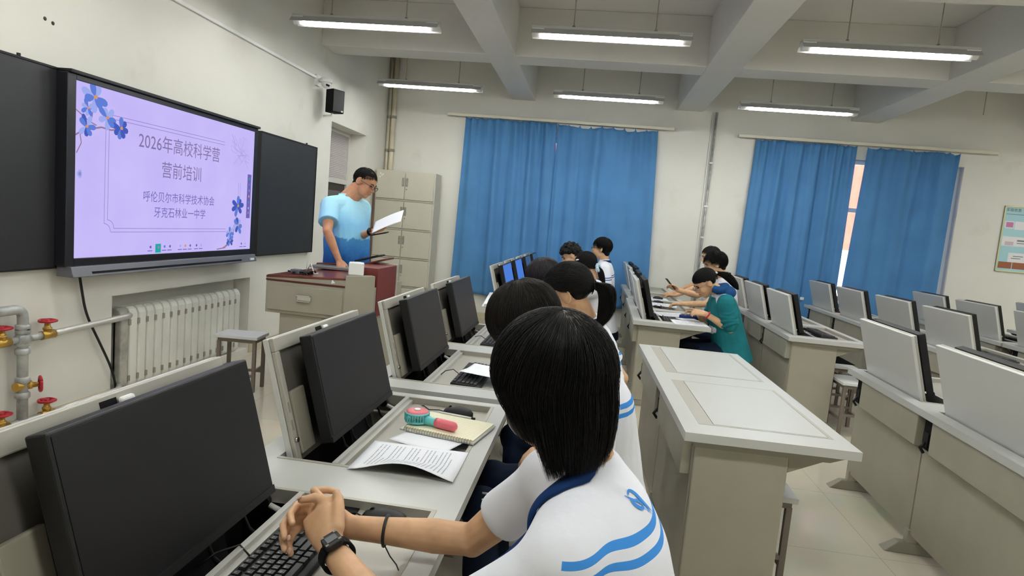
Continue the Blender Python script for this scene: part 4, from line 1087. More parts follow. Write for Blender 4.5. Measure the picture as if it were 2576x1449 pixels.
def hand(mb, w, d, n, thumb, s=1.0, curl=.5, spread=.0):
    """w wrist, d direction of the fingers, n palm side, thumb direction sign along d x n"""
    d = V(d).normalized(); n = V(n); n = (n-d*n.dot(d)).normalized(); t = d.cross(n)*thumb
    Q = Matrix((d, t, n)).transposed(); p = lambda x, y, z: V(w)+Q @ (V((x, y, z))*s)
    secs = [(p(0, 0, 0), t, n, .025*s, .019*s), (p(.03, .002, 0), t, n, .034*s, .017*s), (p(.065, 0, 0), t, n, .040*s, .0145*s), (p(.09, -.002, 0), t, n, .038*s, .011*s)]
    loft(mb, secs, 16); mb.ell(p(.03, .022, .008), (.026*s, .016*s, .014*s), Q, n=12)
    for y, L, k_ in ((.029, .070, 0), (.010, .078, 1), (-.010, .072, 2), (-.028, .056, 3)):
        c = p(.088-(.004 if k_ in (0, 3) else 0), y, 0); ang = curl*.45; dd = V((1, spread*(1.5-k_)*.12, 0)); pts = [c]
        for fr in (.45, .30, .25):
            ang += curl*.55*(1+.1*k_)
            v = V((math.cos(ang), dd.y, math.sin(ang))).normalized(); c = c+Q @ (v*L*fr*s); pts.append(c)
        limb(mb, pts, [x*s for x in (.0098, .0090, .0082, .0068)], 10)
    c0 = p(.022, .028, .006); c1 = p(.052, .048, .016); c2 = p(.082, .050, .026); limb(mb, [c0, c1, c2, p(.098, .044, .032)], [x*s for x in (.0125, .011, .0098, .0075)], 10)
def ik(a, b, l1, l2, pole):
    a, b = V(a), V(b); d = b-a; L = min(d.length, (l1+l2)*.999); dn = d.normalized()
    x = (l1*l1-l2*l2+L*L)/(2*L); h = math.sqrt(max(0, l1*l1-x*x)); pl = V(pole); pl = (pl-dn*pl.dot(dn)).normalized()
    return a+dn*x+pl*h
def stripe_mat(name, base, org, nrm, bands, rgb=(66, 142, 222), bump=.4, xmin=None):
    m = mat(name, base, .8, spec=.15, bump=bump, noise_scale=13); n, l, b = nodes(m)
    tc = n.new('ShaderNodeTexCoord'); sb_ = n.new('ShaderNodeVectorMath'); sb_.operation = 'SUBTRACT'; sb_.inputs[1].default_value = org
    dt = n.new('ShaderNodeVectorMath'); dt.operation = 'DOT_PRODUCT'; dt.inputs[1].default_value = tuple(V(nrm).normalized())
    l.new(tc.outputs['Object'], sb_.inputs[0]); l.new(sb_.outputs[0], dt.inputs[0]); prev = None
    for (lo, hi) in bands:
        c = n.new('ShaderNodeMath'); c.operation = 'COMPARE'; c.inputs[1].default_value = (lo+hi)/2; c.inputs[2].default_value = (hi-lo)/2
        l.new(dt.outputs['Value'], c.inputs[0])
        if prev is None: prev = c.outputs[0]
        else:
            a = n.new('ShaderNodeMath'); a.operation = 'MAXIMUM'; l.new(prev, a.inputs[0]); l.new(c.outputs[0], a.inputs[1]); prev = a.outputs[0]
    if xmin is not None:
        sx = n.new('ShaderNodeSeparateXYZ'); l.new(tc.outputs['Object'], sx.inputs[0]); g_ = n.new('ShaderNodeMath'); g_.operation = 'GREATER_THAN'; g_.inputs[1].default_value = xmin
        l.new(sx.outputs[0], g_.inputs[0]); a = n.new('ShaderNodeMath'); a.operation = 'MULTIPLY'; l.new(prev, a.inputs[0]); l.new(g_.outputs[0], a.inputs[1]); prev = a.outputs[0]
    mx = n.new('ShaderNodeMix'); mx.data_type = 'RGBA'; mx.inputs[6].default_value = (*lin(base), 1); mx.inputs[7].default_value = (*lin(rgb), 1)
    l.new(prev, mx.inputs[0]); l.new(mx.outputs[2], b.inputs['Base Color'])
    return m
UA, FA = .285, .245
seats = []
def person(label, pelvis, c7, headc, face, body=(-1, 0, 0), wl=None, wr=None, pole_l=(.3, -.5, -1), pole_r=(.3, .5, -1), s=1.0, girth=1.0, sh=.175,
           shirt=None, sleeve='short', pants=PANTS, stand=False, voxel=.007, curl=.6, hl=None, hr=None, group=None, custom_hands=None, legs=True, skin=SKIN, shl=None, shr=None, up=None, hem=0.0, el=None, er=None, backfill=0, jowl=False, shirt_it=3, slv=.070, yoke=0):
    pelvis, c7, headc = V(pelvis), V(c7), V(headc); bd = V(body).normalized(); off = V((pelvis.x, pelvis.y, 0))
    root = thing('person', label, 'person', off, 0, group)
    axis = (c7-pelvis).normalized(); side = bd.cross(V((0, 0, 1))).normalized()      # to the person's right
    fd = side.cross(axis)*-1; fd = (bd-axis*bd.dot(axis)).normalized()
    if not stand: seats.append((pelvis, bd, label))
    R = frame(face, up if up is not None else (headc-c7)+V((0, 0, .35)))
    g = girth*s
    T = lambda q, k_=0: pelvis.lerp(c7, q)+fd*k_
    srt = V(shr) if shr is not None else T(.86)+side*sh*s-fd*.0
    slt = V(shl) if shl is not None else T(.86)-side*sh*s-fd*.0
    sdir = (srt-slt).normalized()
    def torso(mb, e=0, lo=-.16, top=True, blouse=0):
        secs = [(T(lo), side, fd, (.150+e)*g, (.115+e)*g), (T(.0), side, fd, (.165+e)*g, (.125+e)*g), (T(.22, .01), side, fd, (.148+e+blouse)*g, (.112+e+blouse)*g), (T(.45, .008), side, fd, (.152+e+blouse)*g, (.112+e+blouse)*g),
                (T(.65), side.lerp(sdir, .5), fd, (.160+e)*g, (.112+e)*g), (T(.80, -.005), sdir, fd, (.150+e)*g, (.098+e)*g), (T(.92, -.005), sdir, fd, (.105+e)*g, (.075+e)*g), (T(1.0), sdir, fd, (.062+e*.5)*g, (.058+e*.5)*g)]
        loft(mb, secs)
        limb(mb, [T(.86)+(srt-T(.86))*.35+axis*.015, srt], [(.062+e)*g, (.056+e)*g]); limb(mb, [T(.86)+(slt-T(.86))*.35+axis*.015, slt], [(.062+e)*g, (.056+e)*g])
    arms = []
    for S, wv, pl, hd, th, fixed in ((slt, wl, pole_l, hl, -1, el), (srt, wr, pole_r, hr, 1, er)):
        if wv is None: continue
        E_ = V(fixed) if fixed is not None else ik(S, wv, UA*s, FA*s, pl); arms.append((S, E_, V(wv), hd, th))
    mb = MB(); torso(mb, 0)
    nb = headc+R @ V((0, -.028, -.05))*s
    limb(mb, [c7-axis*.04, c7+(nb-c7)*.3, nb], [.060*g, .054*s, .055*s]); head_blob(mb, headc, R, s)
    if jowl:
        for q in (-1, 1): mb.ell(headc+R @ V((.038*q, .028, -.062))*s, (.040*s, .050*s, .042*s), R, n=16)
        mb.ell(headc+R @ V((0, .02, -.09))*s, (.048*s, .055*s, .032*s), R, n=16); limb(mb, [c7-axis*.03, nb+R @ V((0, .01, -.01))], [.068*g, .064*g])
    for (S, E_, Wv, hd, th) in arms:
        limb(mb, [S, S.lerp(E_, .5), E_, E_.lerp(Wv, .3), E_.lerp(Wv, .75), Wv], [.048*g, .043*g, .037*s, .037*s, .028*s, .0255*s])
        if hd is not None: hand(mb, Wv, hd[0], hd[1], th, s*.98, curl)
    if custom_hands: custom_hands(mb)
    knees = []
    if legs:
        for q in (-1, 1):
            hip = pelvis+side*.09*q*s
            if stand: kn = hip+V((0, 0, -.42*s))+bd*.02; an = kn+V((0, 0, -.42*s))
            else: kn = hip+bd*.42*s+side*.03*q+V((0, 0, .0)); an = kn+V((0, 0, -(kn.z-.09)))+bd*(-.04)
            knees.append((hip, kn, an))
            limb(mb, [hip, kn, an], [.08*g, .055*g, .038*s]); limb(mb, [an+V((0, 0, -.045)), an+bd*.09+V((0, 0, -.055)), an+bd*.15+V((0, 0, -.062))], [.036, .036, .027])
    b = blob(mb, 'body', skin, root, voxel, 3, off)
    if legs:
        mb = MB(); loft(mb, [(T(-.17), side, fd, .165*g, .125*g), (T(0), side, fd, .178*g, .137*g), (T(.16), side, fd, .165*g, .128*g)])
        for (hip, kn, an) in knees: limb(mb, [hip, hip.lerp(kn, .5), kn, kn.lerp(an, .5), an+V((0, 0, .03))], [.098*g, .085*g, .070*g, .062*g, .052*g])
        blob(mb, 'trousers', pants, root, max(voxel, .008), 3, off)
        mb = MB()
        for (hip, kn, an) in knees: limb(mb, [an+V((0, 0, -.042)), an+bd*.09+V((0, 0, -.05)), an+bd*.16+V((0, 0, -.055))], [.045, .042, .033])
        blob(mb, 'shoes', mat('shoe_white', (200, 200, 200), .6), root, .009, 2, off)
    if shirt is not None:
        mb = MB(); torso(mb, .014, lo=-.02-hem, blouse=.012)
        mb.tube([T(.97), T(1.045)], .060*g, 20)
        if yoke: mb.ell(T(.73)-fd*.005, (.19*g, .105*g, .16*g), Matrix((sdir, fd, axis)).transposed(), n=26)
        if backfill: mb.ell(T(.66)-fd*.02*g, (.172*g, (.10+backfill)*g, .21*g), Matrix((side, fd, axis)).transposed(), n=24)
        for (S, E_, Wv, hd, th) in arms:
            if sleeve == 'short': limb(mb, [S, S.lerp(E_, .35)], [slv*g, slv*.95*g]); mb.tube([S.lerp(E_, .3), S.lerp(E_, .66)], [slv*.95*g, slv*g], 18)
            else: limb(mb, [S, S.lerp(E_, .5), E_, E_.lerp(Wv, .5)], [.070*g, .062*g, .058*g, .052*g]); mb.tube([E_.lerp(Wv, .5), E_.lerp(Wv, .93)], [.052*g, .042*g], 16)
        blob(mb, 'shirt', shirt, root, max(voxel*.9, .0045), shirt_it, off)
    return dict(root=root, off=off, R=R, c=headc, T=T, side=side, sdir=sdir, fd=fd, axis=axis, arms=arms, c7=c7, body=b, s=s)
def collar(p, m=NAVY, r=.068, drop=.0, front=.03):
    w = MB(); c = p['c7']+p['axis']*.005-p['off']; S, F_, A = p['sdir'], p['fd'], p['axis']
    ring = []
    for i in range(25):
        a = 2*PI*i/24; ring.append(c+S*r*math.cos(a)+F_*(r*1.02)*math.sin(a)+A*(-.012-front*max(0, math.sin(a))))
    w.tube(ring, .013, 8)
    ring2 = [q+A*.014-(q-c)*.08 for q in ring]; w.tube(ring2, .010, 8)
    w.build('collar', m, p['root'])
# ------------------------------------------------------------------ nearest student
def clasp(mb):
    # right hand: palm on the far side, fingers wrapped round the near hand
    W_ = V((-.46, 1.25, .82)); K = V((-.540, 1.240, .848)); n = V((.1, -1, .1)).normalized(); t = V((0, .1, 1))
    d = (K-W_).normalized(); t = d.cross(n).normalized(); t = t if t.z > 0 else -t
    loft(mb, [(W_, t, n, .025, .019), (W_.lerp(K, .35), t, n, .033, .017), (W_.lerp(K, .75), t, n, .038, .015), (K, t, n, .036, .012)], 16)
    for o, a, b, c in ((.026, (-.566, 1.215, .872), (-.563, 1.178, .868), (-.545, 1.152, .864)), (.009, (-.575, 1.210, .853), (-.573, 1.170, .846), (-.553, 1.138, .838)), (-.009, (-.574, 1.205, .833), (-.571, 1.165, .824), (-.548, 1.132, .816)), (-.026, (-.565, 1.205, .815), (-.560, 1.170, .807), (-.540, 1.143, .803))):
        limb(mb, [K+t*o, a, b, c], [.0100, .0093, .0088, .0072], 12)
    limb(mb, [(-.475, 1.235, .850), (-.492, 1.222, .884), (-.524, 1.205, .898), (-.549, 1.196, .893)], [.014, .0125, .0108, .0082], 12)
    # left hand: back towards the viewer
    W2 = V((-.445, 1.13, .832)); K2 = V((-.518, 1.205, .866)); n2 = V((.35, .72, -.45)).normalized()
    d2 = (K2-W2).normalized(); n2 = (n2-d2*n2.dot(d2)).normalized(); t2 = d2.cross(n2)
    t2 = t2 if t2.z > 0 else -t2
    loft(mb, [(W2, t2, n2, .025, .020), (W2.lerp(K2, .35), t2, n2, .035, .019), (W2.lerp(K2, .75), t2, n2, .041, .016), (K2, t2, n2, .038, .013)], 16)
    for o, a, b in ((.028, (-.545, 1.248, .892), (-.530, 1.285, .880)), (.010, (-.553, 1.255, .868), (-.535, 1.292, .856)), (-.009, (-.553, 1.252, .845), (-.533, 1.290, .834)), (-.027, (-.545, 1.240, .822), (-.525, 1.275, .815))):
        limb(mb, [K2+t2*o, V(a), V(b), V(b)+V((.022, .008, -.006))], [.0102, .0094, .0088, .0072], 12)
    limb(mb, [W2.lerp(K2, .3)+t2*.028, (-.466, 1.196, .892), (-.474, 1.214, .900), (-.486, 1.228, .905)], [.015, .0128, .0110, .0082], 12)
SH1 = stripe_mat('shirt_back_striped', (236, 238, 247), (.066-.16, .889-1.07, 1.040), (0, -.13, 1), [(-.0052, .0052), (-.0275, -.0175)], xmin=-.155)
p1 = person('student in the foreground with a black bob and white mask, hands clasped on the keyboard', (.16, 1.07, .53), (.035, 1.06, 1.10), (-.045, 1.08, 1.232), (-.62, .76, -.22), wl=(-.445, 1.13, .832), wr=(-.46, 1.25, .82),
            shl=(.005, .90, 1.005), shr=(-.035, 1.225, 1.0), slv=.060, yoke=1, el=(-.215, .905, .815), er=(-.19, 1.275, .82), shirt_it=70, shirt=SH1, voxel=.0036, custom_hands=clasp)
root, off, R, c = p1['root'], p1['off'], p1['R'], p1['c']
# bob hair: dense strands falling from the crown
mb = MB(); e = lambda p, r: mb.ell(c+R @ V(p), r, R, n=24)
e((0, -.016, .03), (.096, .108, .098)); e((0, -.045, -.03), (.092, .075, .085)); e((.052, -.01, -.03), (.042, .06, .06)); e((-.052, -.01, -.03), (.042, .06, .06)); e((0, -.05, -.06), (.06, .042, .036))
blob(mb, 'hair', HAIRM, root, .005, 3, off)
rr = random.Random(11); paths = []; rads = []; EC = V((0, -.016, .03)); ER = V((.101, .114, .103))
pole = V((.0, -.42, 1)).normalized(); Qp = pole.to_track_quat('Z', 'Y').to_matrix()
def bob_path(az, th0, jitter, hem):
    pts = []; th1 = math.radians(96)
    for k_ in range(8):
        th_ = th0+(th1-th0)*k_/7
        d = Qp @ V((math.sin(th_)*math.cos(az), math.sin(th_)*math.sin(az), math.cos(th_)))
        pts.append(EC+V((d.x*ER.x, d.y*ER.y, d.z*ER.z))*jitter)
    # clip at the lowest then fall
    out = []; 
    for q in pts:
        out.append(q)
        if q.z < .0: break
    p = out[-1]; z = p.z; nst = 6
    for k_ in range(1, nst+1):
        q = k_/nst; zz = z+(hem-z)*q; f_ = 1-.34*q*q
        out.append(V((p.x*f_, (p.y+.016)*f_-.016, zz)))
    return out
def resample(pts, n):
    P = np.array([tuple(x) for x in pts]); s_ = np.concatenate([[0], np.cumsum(np.linalg.norm(np.diff(P, axis=0), axis=1))])
    q = np.linspace(0, s_[-1], n); return [V((np.interp(x, s_, P[:, 0]), np.interp(x, s_, P[:, 1]), np.interp(x, s_, P[:, 2]))) for x in q]
for i in range(12500):
    az = rr.uniform(0, 2*PI); th0 = math.radians(rr.choice((rr.uniform(2, 14), rr.uniform(4, 60))))
    hem = -.092-rr.uniform(-.02, .022)
    tst = bob_path(az, th0, 1, hem); lowest = tst[-1]
    ang = math.degrees(math.atan2(abs(lowest.x), lowest.y+.016))
    if ang < 44: hem = .012+rr.uniform(-.012, .012)
    elif ang < 80: hem = -.045+rr.uniform(-.025, .02)
    elif ang < 110: hem += .022
    elif ang > 118: hem -= .034
    pth = bob_path(az, th0, rr.uniform(.97, 1.055), hem); cl = rr.uniform(-.006, .006)
    pth = resample(pth, 13); wv = rr.uniform(0, 6.28)
    paths.append([tuple(c+R @ (q+V((cl*k_/12+.0016*math.sin(wv+k_*.8), .0016*math.cos(wv+k_*.7), 0)))) for k_, q in enumerate(pth)]); rads.append(rr.uniform(.0005, .0010))
strands(root, paths, rads, HAIRM, off, 'hair_strands', .15)
# pale scalp line at the crown
paths = []
for i in range(110):
    az = -PI/2+rr.gauss(0, .5); d0 = resample(bob_path(az, math.radians(rr.uniform(0, 2)), 1.058, -.1), 60)
    a_ = int(abs(rr.gauss(0, 4))); b_ = a_+int(rr.uniform(3, 7)); ptt = resample(d0[a_:b_+1], 6); paths.append([tuple(c+R @ q) for q in ptt])
strands(root, paths, .0006, mat('scalp_grey', (96, 88, 80), .5), off, 'parting_hairs', .3)
# white mask on the lower face
mb = MB(); e = lambda p, r: mb.ell(c+R @ V(p), r, R, n=20)
e((0, .044, -.052), (.064, .060, .054)); e((0, .072, -.035), (.036, .042, .042))
blob(mb, 'face_mask', mat('mask_white', (240, 242, 246), .8), root, .004, 3, off)
head_parts(root, c, R, 1, off, lips=False)
# hair tie on the right wrist, watch on the left
S_, E_, Wr = p1['arms'][1][:3]; q = E_.lerp(Wr, .70); ax = (Wr-E_).normalized(); a1 = ax.orthogonal().normalized(); a2 = ax.cross(a1)
w = MB(); w.tube([q-off+(a1*math.cos(2*PI*i/24)+a2*math.sin(2*PI*i/24))*.0315 for i in range(25)], .0035, 8)
lo = q+V((0, -.005, -.03)); w.tube([lo-off, lo-off+V((.02, -.02, -.012)), lo-off+V((.04, -.035, -.02)), lo-off+V((.05, -.05, -.024))], .0014, 6)
w.build('hair_tie', WIRE, root)
S_, E_, Wl = p1['arms'][0][:3]; ax = (Wl-E_).normalized(); q = Wl-ax*.018; a1 = V((.1, -.55, .8)); a1 = (a1-ax*a1.dot(ax)).normalized(); a2 = ax.cross(a1)
w = MB(); nsg = 26
for i in range(nsg):
    a = 2*PI*i/nsg; rad = a1*math.cos(a)+a2*math.sin(a); tg = -a1*math.sin(a)+a2*math.cos(a); cc = q-off+rad*.0315
    T4 = Matrix((rad, tg, ax)).transposed().to_4x4(); T4.translation = cc
    w.box(-.0025, .003, -.0034, .0034, -.011, .011, 0, T4)
w.build('watch_strap', BLACKM, root)
T4 = Matrix((a1, a2, ax)).transposed().to_4x4(); T4.translation = q-off+a1*.035
w = MB().prism([(-.018, -.012), (-.012, -.019), (.012, -.019), (.018, -.012), (.018, .012), (.012, .019), (-.012, .019), (-.018, .012)], 'x', -.005, .008, T=T4)
wc = w.build('watch_case', BLACK, root, bevel=.002)
w = MB().box(.008, .0088, -.011, .011, -.009, .009, T=T4); w.build('watch_dial', mat('watch_dial_grey', (56, 60, 64), .3), wc)
w = MB()
for y, z in ((-.013, -.013), (.013, -.013), (-.013, .013), (.013, .013)): w.box(.0078, .0095, y-.003, y+.003, z-.002, z+.002, T=T4)
w.build('watch_rivets', BODY2, wc)
# finger nails that show
w = MB()
for (pt, dr_) in (((-.551, 1.1915, .9005), (-.6, -.3, .7)), ((-.541, 1.1315, .843), (-.3, -.9, .3)), ((-.535, 1.125, .820), (-.2, -.9, .25))):
    Rq = V(dr_).to_track_quat('Z', 'Y').to_matrix(); w.ell(V(pt)-off, (.0052, .0064, .0016), Rq, n=12)
w.build('finger_nails', mat('nail_pink', (222, 176, 160), .3), root)
# blue brush mark printed on the back of the shirt
shirt_o = [o for o in root.children if o.name.startswith('shirt')][0]
bvh = BVHTree.FromPolygons([v.co.copy() for v in shirt_o.data.vertices], [tuple(p.vertices) for p in shirt_o.data.polygons])
cen = V((.122, .985, 1.084))-off; hit = bvh.find_nearest(cen); N = hit[1]; cen = hit[0]
ay = V((-.25, -.15, 1)); ay = (ay-N*ay.dot(N)).normalized(); axx = ay.cross(N).normalized()
w = MB()
def brush(pts, ws):
    pts = [V((p[0], p[1], 0)) for p in pts]
    for _ in range(3): pts = [pts[0]]+[q for a_, b_ in zip(pts, pts[1:]) for q in (a_.lerp(b_, .25), a_.lerp(b_, .75))]+[pts[-1]]
    pts = resample(pts, 22); o = len(w.v)
    for i, p in enumerate(pts):
        tg = (pts[min(i+1, 21)]-pts[max(i-1, 0)]).normalized(); nn = V((-tg.y, tg.x, 0)); wv = np.interp(i/21, np.linspace(0, 1, len(ws)), ws)
        for s_ in (-1, 1):
            q = p+nn*wv*s_*.95; P3 = cen+axx*q.x*.72+ay*q.y*.72; h = bvh.find_nearest(P3); w.v.append(tuple(h[0]+h[1]*.0018))
    for i in range(21): w.f.append([o+2*i, o+2*i+1, o+2*i+3, o+2*i+2]); w.m.append(0); w.sm.append(True)
brush([(-.016, .036), (-.010, .020), (-.002, .004), (.004, -.010)], [.0008, .002, .003, .0015])
brush([(-.006, .030), (.006, .036), (.013, .022), (.012, .0), (.014, -.02), (.022, -.040)], [.002, .004, .0055, .005, .004, .0006])
brush([(-.012, .022), (-.017, .004), (-.010, -.012), (.0, -.014), (.004, .0), (-.002, .012), (-.010, .012)], [.0015, .0045, .005, .004, .003, .003, .001])
brush([(.004, -.016), (.010, -.030), (.012, -.042)], [.001, .0022, .0004])
w.build('shirt_print', BLUEST, root, recalc=False)
# navy collar lying round the neck and down the front of the shirt
w = MB()
cpts = [V(q)-off for q in ((.035, 1.12, 1.11), (.050, 1.085, 1.115), (.048, 1.04, 1.112), (.025, .995, 1.105), (-.015, .980, 1.085), (-.06, .980, 1.05), (-.095, .995, 1.01), (-.11, 1.01, .99))]
cpts = resample(cpts, 40); ncp = len(cpts); o0 = 0
for i_, q in enumerate(cpts):
    h = bvh.find_nearest(q); P3, N3 = h[0], h[1]
    tg = (cpts[min(i_+1, ncp-1)]-cpts[max(i_-1, 0)]).normalized(); bb = N3.cross(tg).normalized()
    for s_, lift in ((-.015, .002), (-.015, .008), (.0, .012), (.015, .007), (.015, .002)):
        pp = P3+bb*s_; hh = bvh.find_nearest(pp); w.v.append(tuple(hh[0]+hh[1]*lift))
for i_ in range(ncp-1):
    for j_ in range(5): w.f.append([i_*5+j_, i_*5+(j_+1) % 5, (i_+1)*5+(j_+1) % 5, (i_+1)*5+j_]); w.m.append(0); w.sm.append(True)
w.f.append([0, 1, 2, 3, 4]); w.m.append(0); w.sm.append(False); w.f.append([(ncp-1)*5+q for q in range(5)]); w.m.append(0); w.sm.append(False)
w.build('collar', NAVY, root)
# ------------------------------------------------------------------ second student, head bowed
SH2 = stripe_mat('shirt_second', (234, 236, 245), (.172-.15, 1.947-2.12, 1.005), (-.15, -.15, 1), [(.004, .019), (-.024, -.009)], xmin=-.06)
p = person('second student of the left row, dark brown hair bowed low, striped white shirt', (.15, 2.12, .545), (.02, 1.97, 1.09), (-.178, 1.92, 1.192), (-.85, .05, -.62), wl=(-.05, 1.95, .70), wr=(-.05, 2.2, .70), pole_l=(.1, -.5, -1), pole_r=(.1, .4, -1), hl=((-1, .1, -.1), (0, 0, -1)), hr=((-1, -.1, -.1), (0, 0, -1)),
           shirt=SH2, shirt_it=8, voxel=.006, s=1.02, girth=1.05, shl=(.06, 1.79, 1.0), shr=(-.03, 2.14, 1.0))
collar(p)
hair_cap(p['root'], p['c'], p['R'], 1.08, p['off'], HAIRB, .005, 1.02)
hair_short(p['root'], p['c'], p['R'], 1.09, p['off'], HAIRB, 5200, .070, 3, .10, .0008, .16, 1.03, -.12)
head_parts(p['root'], p['c'], p['R'], 1.02, p['off'])
w = MB()
for dz in (0, .022): w.tube([(x, -.175, .600+dz) for x in (-.42, -.3, -.2, -.1)], .0035, 6)
w.build('trouser_piping', WHITEP, p['root'])
# third student: ponytail
SHW = stripe_mat('shirt_third', (234, 236, 245), (0, 0, .96), (-.1, 0, 1), [(-.01, .005), (-.035, -.02)], xmin=.02)
p = person('third student of the left row with a black ponytail and a bare ear', (.16, 2.90, .53), (.02, 2.78, 1.10), (-.078, 2.745, 1.222), (-.93, .22, -.38), wl=(-.0, 2.78, .685), wr=(.0, 3.02, .685), pole_l=(1, -.2, -.3), pole_r=(1, .2, -.3), hl=((-1, .1, 0), (0, 0, -1)), hr=((-1, -.1, 0), (0, 0, -1)), shirt=SHW, voxel=.0048)
collar(p)
hair_cap(p['root'], p['c'], p['R'], 1.06, p['off'], HAIRM, .005, .95, nape=False)
TIE = (0, -.125, .005)
hair_tied(p['root'], p['c'], p['R'], 1.07, p['off'], HAIRM, TIE, 5000, 5, .0009, -.2)
tp = p['c']+p['R'] @ V(TIE)*1.05; Rm = p['R']
hair_tail(p['root'], None, [tp-p['off'].copy()*0, tp+V((.045, .0, -.005)), tp+V((.062, .0, -.06)), tp+V((.055, -.005, -.12)), tp+V((.035, -.01, -.175))], [.018, .034, .040, .034, .014], HAIRM, p['off'], 1600, 4, .0011)
w = MB(); w.tube([tp-p['off']+(Rm @ V((math.cos(a)*.02, 0, math.sin(a)*.02))) for a in [i*PI/8 for i in range(17)]], .006, 8); w.build('hair_tie', BLACKM, p['root'])
head_parts(p['root'], p['c'], p['R'], 1, p['off'])
# fourth student: only the crown shows
p = person('fourth student of the left row, only the purplish crown of a bowed head showing', (.12, 4.0, .53), (-.10, 4.0, 1.07), (-.275, 3.98, 1.165), (-.85, 0, -.6), wl=(-.45, 3.9, .80), wr=(-.45, 4.15, .80), hl=((-1, .1, 0), (0, 0, -1)), hr=((-1, -.1, 0), (0, 0, -1)), shirt=SHIRT, voxel=.008)
collar(p)
HP = mat('hair_purple_black', (26, 20, 30), .4)
hair_cap(p['root'], p['c'], p['R'], 1.06, p['off'], HP, .006, 1.02); hair_short(p['root'], p['c'], p['R'], 1.06, p['off'], HP, 2200, .06, 6, .1, .0011, .15)
head_parts(p['root'], p['c'], p['R'], 1, p['off'])
# fifth: hair clip and scrunchie
p = person('girl in white with a white hair clip and pale blue scrunchie near the curtain', (.22, 6.10, .53), (.08, 6.05, 1.03), (-.028, 6.04, 1.165), (-.86, .40, -.32), wl=(-.42, 5.95, .80), wr=(-.42, 6.2, .80), hl=((-1, .1, 0), (0, 0, -1)), hr=((-1, -.1, 0), (0, 0, -1)), shirt=SHIRT, voxel=.008)
collar(p)
hair_cap(p['root'], p['c'], p['R'], 1.04, p['off'], HAIRM, .006, .95, nape=False)
TIE = (0, -.115, -.045); hair_tied(p['root'], p['c'], p['R'], 1.05, p['off'], HAIRM, TIE, 2600, 7, .0012, -.1)
tp = p['c']+p['R'] @ V(TIE)*1.04
hair_tail(p['root'], None, [tp, tp+V((.03, 0, -.03)), tp+V((.06, 0, -.12)), tp+V((.08, 0, -.25))], [.018, .028, .028, .012], HAIRM, p['off'], 350, 8, .002)
w = MB(); r = random.Random(2)
for i in range(10):
    a = 2*PI*i/10; w.ell(tp-p['off']+p['R'] @ V((.03*math.cos(a), -.008, .03*math.sin(a))), (.017, .017, .017), n=10)
w.build('scrunchie', mat('scrunchie_blue', (182, 208, 224), .8), p['root'])
w = MB(); w.ell(p['c']-p['off']+p['R'] @ V((-.082, .03, .075)), (.006, .02, .007), p['R'], n=10); w.build('hair_clip', WHITEP, p['root'])
head_parts(p['root'], p['c'], p['R'], 1, p['off'])
# sixth: curly hair
p = person('boy with curly black hair looking down, before the closed curtain', (.05, 6.98, .53), (-.08, 6.95, 1.08), (-.205, 6.93, 1.205), (-.80, -.15, -.5), wl=(-.42, 6.8, .80), wr=(-.42, 7.1, .80), hl=((-1, .1, 0), (0, 0, -1)), hr=((-1, -.1, 0), (0, 0, -1)), shirt=SHIRT, voxel=.008)
collar(p)
mb = MB(); r = random.Random(9)
for i in range(220):
    d = rand_dir(r)
    if not scalp_ok(d, .0, .45): continue
    q = CAPC+V((d.x*CAPR.x, d.y*CAPR.y, d.z*CAPR.z))*r.uniform(1.04, 1.18); mb.ell(p['c']+p['R'] @ q, (r.uniform(.016, .026),)*3, n=8)
mb.ell(p['c']+p['R'] @ V((0, -.03, .045)), (.085, .09, .088), p['R'], n=20)
blob(mb, 'hair', HAIRM, p['root'], .005, 2, p['off'])
head_parts(p['root'], p['c'], p['R'], 1, p['off'])
mat('glasses_black', (20, 20, 22), .3)
# seventh: upright boy with glasses
SH7 = stripe_mat('shirt_seventh', (232, 234, 243), (0, 0, 1.0), (-.1, -.1, 1), [(.004, .014), (-.018, -.008)], rgb=(60, 90, 150))
p = person('boy with glasses sitting upright in a striped white shirt, tallest before the closed curtain', (.22, 7.50, .56), (.185, 7.49, 1.155), (.133, 7.49, 1.300), (-.97, .22, -.04), wl=(.05, 7.3, .74), wr=(-.1, 7.65, .74), hl=((-1, 0, -.2), (0, 0, -1)), hr=((-1, 0, -.2), (0, 0, -1)), shirt=SH7, voxel=.008, sleeve='long', s=1.03)
collar(p)
hair_cap(p['root'], p['c'], p['R'], 1.07, p['off'], HAIRM, .006, 1.02); hair_short(p['root'], p['c'], p['R'], 1.07, p['off'], HAIRM, 2400, .05, 12, .10, .0012, .12)
head_parts(p['root'], p['c'], p['R'], 1.03, p['off'], glasses=MATS['glasses_black'])
# ------------------------------------------------------------------ middle row: teal jacket girl and two boys
TEALJ = mat('teal_jacket', (26, 116, 126), .8, spec=.2, noise_amt=.15, noise_scale=9, bump=.5)
HOODB = mat('hood_blue', (24, 70, 120), .8, spec=.2, bump=.4, noise_scale=12)
p = person('girl in a teal hooded jacket with a low ponytail, bowed over a phone', (1.36, 5.80, .52), (1.205, 5.78, 1.055), (1.060, 5.765, 1.122), (-.80, -.10, -.66), wl=(1.07, 5.62, .865), wr=(1.03, 5.82, .855), hl=((-.9, .15, .1), (.2, .6, -.8)), hr=((-.9, -.25, .1), (.2, -.6, -.8)),
           pole_l=(.5, -.4, -1), el=(1.29, 5.62, .75), slv=.05, shirt=SHIRT, voxel=.0065)
mb = MB(); T, sd, fd, ax = p['T'], p['side'], p['fd'], p['axis']; (Sl, El, Wl_), (Sr, Er, Wr_) = [a[:3] for a in p['arms']]
